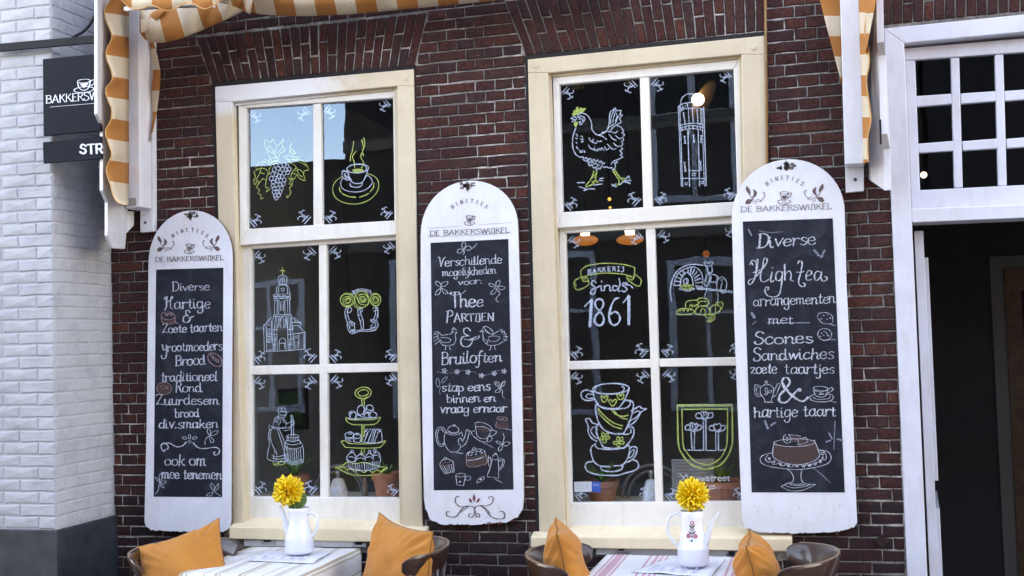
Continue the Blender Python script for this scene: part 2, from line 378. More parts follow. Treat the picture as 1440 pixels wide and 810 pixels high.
for k in range(k0, k1):
    za, zb = J0+k*CH+JT/2, J0+(k+1)*CH-JT/2; zm = (za+zb)/2
    cuts_m = []
    for ob in OBST:
        ia, ib, im = poly_row(ob, za), poly_row(ob, zb), poly_row(ob, zm)
        lo = [i for i in (ia, ib, im) if i]; inv = [p[0] for p in ob if za < p[1] < zb]
        if not lo and not inv: continue
        ex = [v for i in lo for v in i]+inv; m = (min(ex), max(ex)); lo = [m]; a = ia or m; b = ib or m
        if inv: a = b = m
        cuts_m.append((min(i[0] for i in lo), max(i[1] for i in lo), a, b))
    cuts_m.sort(); free = []; x = (XL, XL)
    for c in cuts_m:
        if c[0] > x[0]: free.append((x, (c[2][0], c[3][0])))
        if c[1] > max(x): x = (c[2][1], c[3][1])
    if max(x) < 2.4: free.append((x, (2.4, 2.4)))
    g = .004
    for (xa, xb) in free:
        a0, a1 = xa[0], xa[1]; b0, b1 = xb[0], xb[1]
        lft, rgt = max(a0, a1), min(b0, b1)
        if rgt-lft < .03: continue
        # joints of this course
        odd = (k % 2 == 0); js = []
        n0 = int((lft-XL)/HW)-1; i = n0
        off = (0 if odd else HW/2)
        while True:
            xj = XL+off+i*HW
            if xj > rgt: break
            if odd:
                if xj > lft and (i % 2 == (0 if (k % 4) else 1) or rb.random() < .22): js.append(xj+rb.uniform(-.004, .004))
            else:
                if xj > lft and rb.random() < (.93 if k % 3 else .55): js.append(xj+rb.uniform(-.004, .004))
            i += 1
        js = [j for j in js if lft+.035 < j < rgt-.035]
        edges = [None]+js+[None]
        for e in range(len(edges)-1):
            L, R_ = edges[e], edges[e+1]
            jag = rb.uniform(-.005, .008) if (L is None and abs(lft-XL) < .01) else 0
            qa = (a0+(g if L is None and abs(lft-XL) > .01 else 0)+jag, a1+(g if L is None and abs(lft-XL) > .01 else 0)+jag) if L is None else (L+VJ/2,)*2
            qb = (b0-g, b1-g) if R_ is None else (R_-VJ/2,)*2
            if min(qb)-max(qa) < .012: continue
            dz = rb.uniform(-.0008, .0008)
            q = [(qa[0], za+dz), (qb[0], za+dz), (qb[1], zb+dz), (qa[1], zb+dz)]
            cx = sum(p[0] for p in q)/4
            sc_ = sum(seen(p[0], p[1]) for p in q)+seen(cx, zm)
            w = (qb[0]-qa[0])
            bricks.append((sc_*(w+.05)*(1+.1*cx), q))
bricks.sort(key=lambda b: -b[0])
def place_brick(q, name='brick', yoff=0.0, parent=None, seed=0):
    cx = sum(p[0] for p in q)/4; cz = sum(p[1] for p in q)/4; w = q[1][0]-q[0][0]
    rect = abs(q[0][0]-q[3][0]) < .001 and abs(q[1][0]-q[2][0]) < .001
    if rect and w > .06:
        ws = min((HW, SW, SW+HW, HW*.5+HW), key=lambda s: abs(s-JT-w)); me = variant(ws, rb.randrange(5))
        o = bpy.data.objects.new(name, me); COL.objects.link(o); o.parent = parent; o.location = (cx, yoff, cz); o.scale.x = w/(ws-JT)
        return o
    vs, fs = brick_shape([(x-cx, z-cz) for x, z in q], seed=seed)
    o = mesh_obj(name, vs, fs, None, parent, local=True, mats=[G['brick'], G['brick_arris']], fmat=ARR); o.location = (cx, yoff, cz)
    return o
def stuff_bricks(qs, name, parent):
    mb = MB(); tones = []
    for i, q in enumerate(qs):
        vs, fs = brick_shape(q, seed=i); mb.add(vs, fs); tones += [rb.random()]*len(fs)
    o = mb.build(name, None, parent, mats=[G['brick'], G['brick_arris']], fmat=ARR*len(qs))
    a = o.data.attributes.new('tone', 'FLOAT', 'FACE')
    for i, v in enumerate(tones): a.data[i].value = v
    return tag(o, kind='stuff')
for i, (s_, q) in enumerate(bricks[:300]): place_brick(q, parent=cafe, yoff=rb.uniform(-.0012, .0012), seed=i)
stuff_bricks([q for s_, q in bricks[300:]], 'brickwork', cafe)
# upright bricks fanned over the openings
def arch(poly, n, rnd, fan_right=True):
    tl, tr, br, bl = [Vector(p) for p in poly]
    for i in range(n):
        u0, u1 = i/n, (i+1)/n
        t0, t1, b0, b1 = tl.lerp(tr, u0), tl.lerp(tr, u1), bl.lerp(br, u0), bl.lerp(br, u1)
        s = (.36, .64)[i % 2] if i not in (0, n-1) else None
        gg = JT*.45
        segs = [(0, 1)] if s is None or rnd.random() < .08 else [(0, s), (s, 1)]
        for (sa, sb) in segs:
            A, B = b0.lerp(t0, sa), b1.lerp(t1, sa); C_, D_ = b1.lerp(t1, sb), b0.lerp(t0, sb)
            ga = .004 if sa > 0 else .0; gb = .004 if sb < 1 else .001
            up = (D_-A).normalized(); rt = (B-A).normalized()
            q = [A+rt*gg+up*ga, B-rt*gg+up*ga, C_-rt*gg-up*gb, D_+rt*gg-up*gb]
            yield [(p.x, p.y) for p in q]
ra = random.Random(11); idx = 0
for poly, n in ((ARCH1, 24), (ARCH2, 25), (ARCH3, 26)):
    for q in arch(poly, n, ra):
        if proj((q[0][0], 0, q[0][1]))[0] > 1500: continue
        cx = sum(p[0] for p in q)/4; cz = sum(p[1] for p in q)/4
        vs, fs = brick_shape([(x-cx, z-cz) for x, z in q], seed=idx); idx += 1
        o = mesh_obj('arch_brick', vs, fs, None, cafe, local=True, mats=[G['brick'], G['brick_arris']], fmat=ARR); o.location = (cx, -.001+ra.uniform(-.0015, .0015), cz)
# upper storey wall and roof (out of the frame, shades the street) and the return walls
MB().box((XL, .02, ZT), (9.0, .30, 9.6)).build('upper_wall', G['brick'], cafe)
MB().box((XR, .02, -.05), (9.0, .30, ZT)).build('side_front_wall', G['brick'], cafe)
MB().add([(XL-7, -.25, 9.6), (9, -.25, 9.6), (9, 4.5, 13.2), (XL-7, 4.5, 13.2), (9, 9.5, 9.6), (XL-7, 9.5, 9.6)], [(0, 1, 2, 3), (3, 2, 4, 5), (0, 3, 5), (1, 4, 2), (0, 5, 4, 1)]).build('roof', G['roof_tile'], cafe)
MB().box((XL, 9, -.05), (9, 9.3, 9.6)).box((XL, .3, -.05), (XL+.25, 9, 9.6)).box((8.75, .3, -.05), (9, 9, 9.6)).box((XL+.25, .3, 3.7), (8.75, 9, 3.9)).build('rear_wall', G['room_wall'], cafe)
# ---------------------------------------------------------------- windows
def bars(outer, inner, butt=False):
    o, i = outer, inner
    if butt:
        tl = (i[0][1]-o[0][1])/(o[3][1]-o[0][1]); tr_ = (i[1][1]-o[1][1])/(o[2][1]-o[1][1])
        l = (o[0][0]+(o[3][0]-o[0][0])*tl, i[0][1]); r = (o[1][0]+(o[2][0]-o[1][0])*tr_, i[1][1])
        return [[o[0], o[1], r, i[1], i[0], l], [i[1], r, o[2], i[2]], [l, i[0], i[3], o[3]]]
    return [[o[0], o[1], i[1], i[0]], [i[1], o[1], o[2], i[2]], [i[3], i[2], o[2], o[3]], [o[0], i[0], i[3], o[3]]]
def frame_obj(name, outer, inner, yf, yb, mat, parent, bevel=.003, extra=(), butt=False):
    mb = MB()
    for q in bars(outer, inner, butt)+list(extra): mb.prism([at(x, y, yf) for x, y in q], (0, yb-yf, 0))
    return mb.build(name, mat, parent, bevel=bevel)
def window(outer, inner, up_out, up_panes, lo_out, lo_panes, label):
    # casing: jambs run the full height, head between them, moulded inner lip
    cas = frame_obj('window', outer, inner, -.006, .13, G['cream_paint'], cafe, .004, butt=True)
    frame_obj('casing_joint', [(outer[0][0]-4, outer[0][1]-6), (outer[1][0]+3, outer[1][1]-6), (outer[2][0]+3, outer[2][1]-3), (outer[3][0]-5, outer[3][1]-3)], [(outer[0][0]+4, outer[0][1]+4), (outer[1][0]-4, outer[1][1]+4), (outer[2][0]-4, outer[2][1]-4), (outer[3][0]+4, outer[3][1]-4)], .0012, .02, G['sealant'], cas, 0)
    cas['label'] = label
    lip = [(inner[0][0]-3, inner[0][1]-3), (inner[1][0]+3, inner[1][1]-3), (inner[2][0]+3, inner[2][1]), (inner[3][0]-3, inner[3][1])]
    frame_obj('stop_moulding', lip, [(inner[0][0]+4, inner[0][1]+6), (inner[1][0]-4, inner[1][1]+6), (inner[2][0]-4, inner[2][1]-2), (inner[3][0]+4, inner[3][1]-2)], .022, .10, G['cream_paint'], cas, .003)
    for nm, out, panes, yf, yb in (('upper_sash', up_out, up_panes, .032, .075), ('lower_sash', lo_out, lo_panes, .062, .105)):
        n = len(panes)
        gl = [min(p[0][0] for p in panes), 0]
        inn = [panes[0][0], panes[1][1], panes[-1][2], panes[-2][3]]
        sash = frame_obj(nm, out, inn, yf, yb, G['sash_paint'], cas, .004)
        mb = MB()                                             # vertical bar(s) between left and right panes
        L, R_ = panes[-2], panes[-1]
        q = [(panes[0][1][0], panes[0][1][1]-1), (panes[1][0][0], panes[1][0][1]-1), (R_[3][0], R_[3][1]+1), (L[2][0], L[2][1]+1)]
        mb.prism([at(x, y, yf+.005) for x, y in q], (0, yb-yf-.01, 0)).build('vertical_bar', G['sash_paint'], cas, bevel=.004)
        if n == 4:
            for a, b in ((0, 2), (1, 3)):
                q = [panes[a][3], panes[a][2], panes[b][1], panes[b][0]]
                q = [(q[0][0]-1, q[0][1]), (q[1][0]+1, q[1][1]), (q[2][0]+1, q[2][1]), (q[3][0]-1, q[3][1])]
                MB().prism([at(x, y, yf+.007) for x, y in q], (0, yb-yf-.014, 0)).build('cross_bar', G['sash_paint'], cas, bevel=.004)
        yg = yf+.026
        for p in panes:
            c = (sum(v[0] for v in p)/4, sum(v[1] for v in p)/4)
            qq = [(x+(2 if x > c[0] else -2), y+(2 if y > c[1] else -2)) for x, y in p]
            MB().add([at(x, y, yg) for x, y in qq], [(3, 2, 1, 0)]).build('pane', G['glass'], cas, fix=False)
    return cas
w1 = window([(302, 122), (581.5, 97), (594.5, 752), (318, 752)], [(326, 143), (558, 121), (566, 752), (343, 752)],
    [(335, 146), (559, 127), (559.5, 330), (337, 345)], [[(346, 152), (440, 147.5), (440.5, 317.5), (347, 322)], [(451, 146), (552.5, 137.5), (554.5, 310), (453, 316.5)]],
    [(339, 342), (560, 328), (566, 745), (343, 741)],
    [[(352.5, 350), (448, 344), (449, 512.5), (352.5, 514.5)], [(459, 343), (558.5, 337.5), (561, 510.5), (460, 512)], [(353, 527), (449, 525.5), (450, 698.5), (353.5, 698.5)], [(461, 524.5), (561.5, 522.5), (563.5, 700), (461, 699)]], 'left sash window with grape, teacup, church, rose, churn and cake stand drawings')
w2 = window([(742, 83.5), (1075, 50), (1088, 762), (758.5, 760)], [(771, 102.5), (1042.5, 76.5), (1054, 762), (795, 762)],
    [(777, 108), (1041, 83), (1048, 302), (782, 321)], [[(786.5, 119), (899.5, 108.5), (904.5, 292.5), (791, 298.5)], [(912.5, 107.5), (1031.5, 97), (1037, 283.5), (917.5, 290.5)]],
    [(786, 318), (1049, 299), (1054, 752), (795, 750)],
    [[(795, 328), (908, 322), (915, 505), (798.5, 508)], [(921, 320.5), (1039, 314), (1045, 502), (927, 504.5)], [(799, 520), (917, 517), (921.5, 706.5), (804, 707)], [(928.5, 516), (1046, 514), (1050, 705), (932, 706.5)]], 'right sash window with hen, tower, baker, teacups and shield drawings')
# sills with a sloped top
def sill(x0, x1, top_l, top_r, bot_l, bot_r, back_l, back_r):
    yf = -.055
    f = [at(x0, top_l, yf), at(x1, top_r, yf), at(x1, bot_r, yf), at(x0, bot_l, yf)]
    b = [at(x0+1, back_l, .10), at(x1-1, back_r, .10)]
    b[0].x = f[0].x; b[1].x = f[1].x
    bb = [Vector((f[3].x, .10, f[3].z)), Vector((f[2].x, .10, f[2].z))]
    MB().add(f+b+bb, [(0, 1, 2, 3), (4, 5, 1, 0), (6, 7, 5, 4), (3, 2, 7, 6), (0, 3, 6, 4), (1, 5, 7, 2)]).build('window_sill', G['sill_paint'], cafe, bevel=.006)
sill(322, 598.5, 740.5, 746, 758, 764, 723, 729)
sill(746, 1113.5, 755, 757, 770, 776, 734, 737)
# ---------------------------------------------------------------- doorway
door = frame_obj('door_frame', [(1243, 40), (1660, -2), (1700, 1400), (1301, 1400)], [(1271.5, 60.5), (1630, 27), (1660, 1400), (1330, 1400)], -.012, .16, G['door_paint'], cafe, .004,
    extra=[[(1281, 293.5), (1640, 280), (1642, 298), (1283, 313)]])
tr_in = [[(1287+i*62, 85-i*4.5), (1287+i*62+50, 81.5-i*4.5), (1287+i*62+51, 131.5-i*3.6), (1288.5+i*62, 135-i*3.6)] for i in range(5)]
tr_m = [[(1289.5+i*62, 150-i*4), (1290+i*62+49, 146-i*4), (1291+i*62+49, 198-i*3.4), (1291+i*62, 202-i*3.4)] for i in range(5)]
tr_b = [[(1292+i*62, 215-i*3.3), (1292+i*62+49, 212-i*3.3), (1293+i*62+49, 264-i*2.6), (1294+i*62, 267.5-i*2.6)] for i in range(5)]
mb = MB(); yf = .05
def P3(q): mb.prism([at(x, y, yf) for x, y in q], (0, .035, 0))
P3([(1271, 68), (1640, 37), (1640, 59), (1272, 85)]); P3([(1272, 85), (1287, 85), (1294, 268), (1281, 269)]); P3([(1281, 268), (1640, 250), (1640, 284), (1282, 296)])
for i in range(5):
    P3([(tr_in[i][1][0], tr_in[i][1][1]), (tr_in[i][1][0]+12, tr_in[i][1][1]-1), (tr_b[i][2][0]+12, tr_b[i][2][1]), (tr_b[i][2][0], tr_b[i][2][1])])
    for A, B in ((tr_in, tr_m), (tr_m, tr_b)): P3([A[i][3], A[i][2], B[i][1], B[i][0]])
mb.build('transom_sash', G['door_paint'], door, bevel=.004)
for row in (tr_in, tr_m, tr_b):
    for q in row: MB().add([at(x+(3 if j in (1, 2) else -3), y+(3 if j > 1 else -3), yf+.02) for j, (x, y) in enumerate(q)], [(0, 1, 2, 3)]).build('pane', G['glass'], door)
# open door leaf seen along its edge, folded back into the passage
hx = at(1287, 500, .10).x
leaf = empty('door_leaf_dummy', (0, 0, 0), None, None); bpy.data.objects.remove(leaf)
ang = math.radians(86)
dv = Vector((math.cos(ang), math.sin(ang), 0)); nv = Vector((math.sin(ang), -math.cos(ang), 0))
h0 = Vector((hx+.02, .10, 0))
def leafbox(mb, a0, a1, t0, t1, z0, z1):
    mb.prism([h0+dv*a0+nv*t0+Vector((0, 0, z0)), h0+dv*a1+nv*t0+Vector((0, 0, z0)), h0+dv*a1+nv*t1+Vector((0, 0, z0)), h0+dv*a0+nv*t1+Vector((0, 0, z0))], (0, 0, z1-z0))
mb = MB(); leafbox(mb, 0, .85, 0, .04, .05, 2.22)
dl = mb.build('door', G['door_paint'], cafe, bevel=.003)
dl['label'] = 'open white door leaf seen along its edge'
for z0, z1 in ((.15, .92), (1.05, 2.1)):
    mb = MB()
    leafbox(mb, .10, .16, .040, .058, z0, z1); leafbox(mb, .69, .75, .040, .058, z0, z1); leafbox(mb, .16, .69, .040, .058, z0, z0+.06); leafbox(mb, .16, .69, .040, .058, z1-.06, z1)
    mb.build('panel_moulding', G['door_paint'], dl, bevel=.003)
# copper cable down the right window, iron anchor plate, fixings
p = [at(1076, -30, -.015), at(1077.5, 120, -.015), at(1079, 260, -.015), at(1079, 330, -.015)]
MB().tube(p, .0065, 8).build('cable', G['copper_cable'], cafe, smooth=True)
c = at(1240, 761, -.004)
MB().prism([c+Vector((.035, 0, 0)), c+Vector((0, 0, .035)), c+Vector((-.035, 0, 0)), c+Vector((0, 0, -.035))], (0, -.012, 0)).build('wall_anchor', G['brick_arris'], cafe, bevel=.004)
for q in ((315, 137), (571, 110), (754, 93), (1060, 67)):
    c = at(*q, -.007); MB().lathe((0, 0, 0), [(0, 0), (.012, 0), (.010, .003), (0, .004)], 12)
    m = MB()
    for i in range(12): pass
    ring = [c+Vector((math.cos(a*math.pi/6)*.012, 0, math.sin(a*math.pi/6)*.012)) for a in range(12)]
    m.prism(ring, (0, -.004, 0)).build('peg', G['cream_paint'], cafe, bevel=.002)
# ---------------------------------------------------------------- neighbouring white house
nb = empty('white_house', (XL-.3, -.5, 0), 'white painted brick house with black base standing left of the dark brick cafe', 'building')
XN = XL+.002
YN = -.50
MB().box((XN-.25, YN+.0045, -.05), (XN-.0045, .25, 4.3)).box((XN-9, YN+.0045, -.05), (XN-.25, YN+.25, 4.3)).build('wall', G['white_joint'], nb, fix=False)
zpl = at(140, 737, -.3).z
vb = {}; vf = {}; fronts = []
cnt = 0
for k in range(0, 70):
    z0 = zpl+.004+k*.0625
    y = -.004-(0 if k % 2 else .105)
    segs = [(-.004, y)] if k % 2 == 0 else []
    while y > YN+.04: segs.append((y, max(y-.21, YN+.0035))); y -= .21
    xx = XN-(0 if k % 2 else .1); fr_ = [] if k % 2 else [(XN-.0035, XN-.1)]
    while xx > XN-1.0: fr_.append((xx-(.0035 if xx == XN else 0), xx-.21)); xx -= .21
    for (xa, xb) in fr_:
        L = abs(xa-xb)-.007; c = Vector(((xa+xb)/2, YN+rb.uniform(-.001, .001), z0+.031)); px, py = proj(c)
        if -40 < px < 80 and -25 < py < 830: fronts.append((L, c))
    for (ya, ybk) in segs:
        L = abs(ybk-ya)-.007; key = round(L, 3)
        if key not in vb:
            vs, fs = brick_shape([(-L/2, -.028), (L/2, -.028), (L/2, .028), (-L/2, .028)], seed=int(L*9999), rough=.003, ch=.0028)
            vs = [(-v[1], v[0], v[2]) for v in vs]
            me = bpy.data.meshes.new('brick'); me.from_pydata(vs, [], fs); me.materials.append(G['white_brick'])
            for p_ in me.polygons: p_.use_smooth = False
            vb[key] = me
        c = Vector((XN+rb.uniform(-.001, .001), (ya+ybk)/2, z0+.031))
        px, py = proj(c)
        if 0 < px < 165 and -25 < py < 830 and cnt < 298:
            o = bpy.data.objects.new('brick', vb[key]); COL.objects.link(o); o.parent = nb; o.location = c-nb.location; cnt += 1
for L, c in fronts:
    key = round(L, 3)
    if key not in vf:
        vs, fs = brick_shape([(-L/2, -.028), (L/2, -.028), (L/2, .028), (-L/2, .028)], seed=int(L*9999)+3, rough=.003, ch=.0028)
        me = bpy.data.meshes.new('brick'); me.from_pydata(vs, [], fs); me.materials.append(G['white_brick']); vf[key] = me
    if cnt < 299: o = bpy.data.objects.new('brick', vf[key]); COL.objects.link(o); o.parent = nb; o.location = c-nb.location; cnt += 1
print('white bricks', cnt, len(fronts))
MB().box((XN-9, YN-.022, -.05), (XN+.022, -.002, zpl)).build('plinth', G['plinth_paint'], nb, bevel=.004)
# ground
gp = [(-60, -60, 0), (60, -60, 0), (60, 60, 0), (-60, 60, 0)]
tag(MB().add(gp, [(0, 1, 2, 3)]).build('pavement', G['paving']), kind='structure')
# ------------------------------------------------------------------ chalk and paint strokes
COLK = {'b': 'paint_white', 'g': 'paint_green', 'w': 'chalk_white', 'd': 'chalk_dim', 'n': 'chalk_brown', 'p': 'chalk_pink', 'k': 'print_brown', 'r': 'print_red', 'a': 'sign_white', 'm': 'rose_print', 't': 'green_print'}
class Ink:
    """collects brush strokes drawn in photograph pixels; each colour becomes one thin skin on the surface they lie on"""
    def __init__(s, Y, org=(0, 0, 1), w=1.3, cal=0.0): s.Y = Y; s.map = lambda x, y, Y_: at(x, y, Y_); s.o = org; s.w = w; s.cal = cal; s.d = {}; s.n = 0
    def pt(s, x, y): return (s.o[0]+x/s.o[2], s.o[1]+y/s.o[2])
    def _add(s, col, P, F):
        v, f = s.d.setdefault(col, ([], [])); n = len(v); v += P; f += [tuple(i+n for i in q) for q in F]
    def line(s, col, P, w, closed=False):
        Q = [P[0]]
        for p in P[1:]:
            if math.hypot(p[0]-Q[-1][0], p[1]-Q[-1][1]) > .12: Q.append(p)
        if closed and len(Q) > 2 and math.hypot(Q[0][0]-Q[-1][0], Q[0][1]-Q[-1][1]) < .3: Q.pop()
        if len(Q) < 2: Q.append((Q[0][0]+.5, Q[0][1]))
        n = len(Q); s.n += 1; vs = []; yy = s.Y-.00004*(s.n % 12)
        for i, p in enumerate(Q):
            a = Q[(i-1) % n] if closed else Q[max(i-1, 0)]; b = Q[(i+1) % n] if closed else Q[min(i+1, n-1)]
            dx, dy = b[0]-a[0], b[1]-a[1]; L = math.hypot(dx, dy) or 1; dx /= L; dy /= L
            ww = w*(.83 if s.cal < .4 else .85)*((1-s.cal)+s.cal*1.7*abs(dy))*.5*(1+.2*math.sin(i*.9+s.n*2.1))
            vs += [(p[0]-dy*ww, p[1]+dx*ww), (p[0]+dy*ww, p[1]-dx*ww)]
            if not closed and i in (0, n-1):
                e = -1 if i == 0 else 1; vs.append((p[0]+dx*ww*.9*e, p[1]+dy*ww*.9*e))
        F = []
        if closed: F = [(2*i, 2*i+1, (2*i+3) % (2*n), (2*i+2) % (2*n)) for i in range(n)]
        else:
            idx = lambda i: 0 if i == 0 else 3+2*(i-1)
            F = [(idx(i), idx(i)+1, idx(i+1)+1, idx(i+1)) for i in range(n-1)]
            F.append((0, 2, 1)); F.append((idx(n-1), idx(n-1)+1, idx(n-1)+2))
        s._add(col, [s.map(x, y, yy) for x, y in vs], F)
    def fill(s, col, P): s.n += 1; s._add(col, [s.map(x, y, s.Y+.0003) for x, y in P], [tuple(range(len(P)))])
    def draw(s, txt):
        for ln in txt.strip().split('\n'):
            for part in ln.split('|'):
                tk = part.split()
                if not tk or tk[0][0] == '#': continue
                key = tk[0]; col = key[0]; fl = ''.join(c for c in key[1:] if c.isalpha()); wd = ''.join(c for c in key[1:] if not c.isalpha())
                w = float(wd) if wd else s.w; v = [float(a) for a in tk[1:]]
                if 'e' in fl:
                    cx, cy, rx, ry = v[:4]; ro = math.radians(v[4]) if len(v) > 4 else 0; a0, a1 = (v[5], v[6]) if len(v) > 6 else (0, 360)
                    n = max(10, int(24*(a1-a0)/360)); P = []
                    for i in range(n+(a1-a0 < 360)):
                        t = math.radians(a0+(a1-a0)*i/n); x, y = rx*math.cos(t), ry*math.sin(t)
                        P.append(s.pt(cx+x*math.cos(ro)-y*math.sin(ro), cy+x*math.sin(ro)+y*math.cos(ro)))
                    if 'f' in fl: s.fill(col, P)
                    else: s.line(col, P, w, closed=(a1-a0 >= 360))
                    continue
                P = [s.pt(v[i], v[i+1]) for i in range(0, len(v)-1, 2)]
                if 's' not in fl: P = catmull(P, 'c' in fl, 5)
                if 'f' in fl: s.fill(col, P)
                else: s.line(col, P, w, 'c' in fl)
        return s
    def build(s, name, parent, label=None):
        first = None
        v, f, mi, ms = [], [], [], []
        for c, (vv, ff) in s.d.items():
            n = len(v); v += vv; f += [tuple(i+n for i in q) for q in ff]; mi += [len(ms)]*len(ff); ms.append(G[COLK.get(c, c)])
        o = mesh_obj(name, v, f, None, parent, fix=False, mats=ms, fmat=mi)
        if label: o['label'] = label
        return o
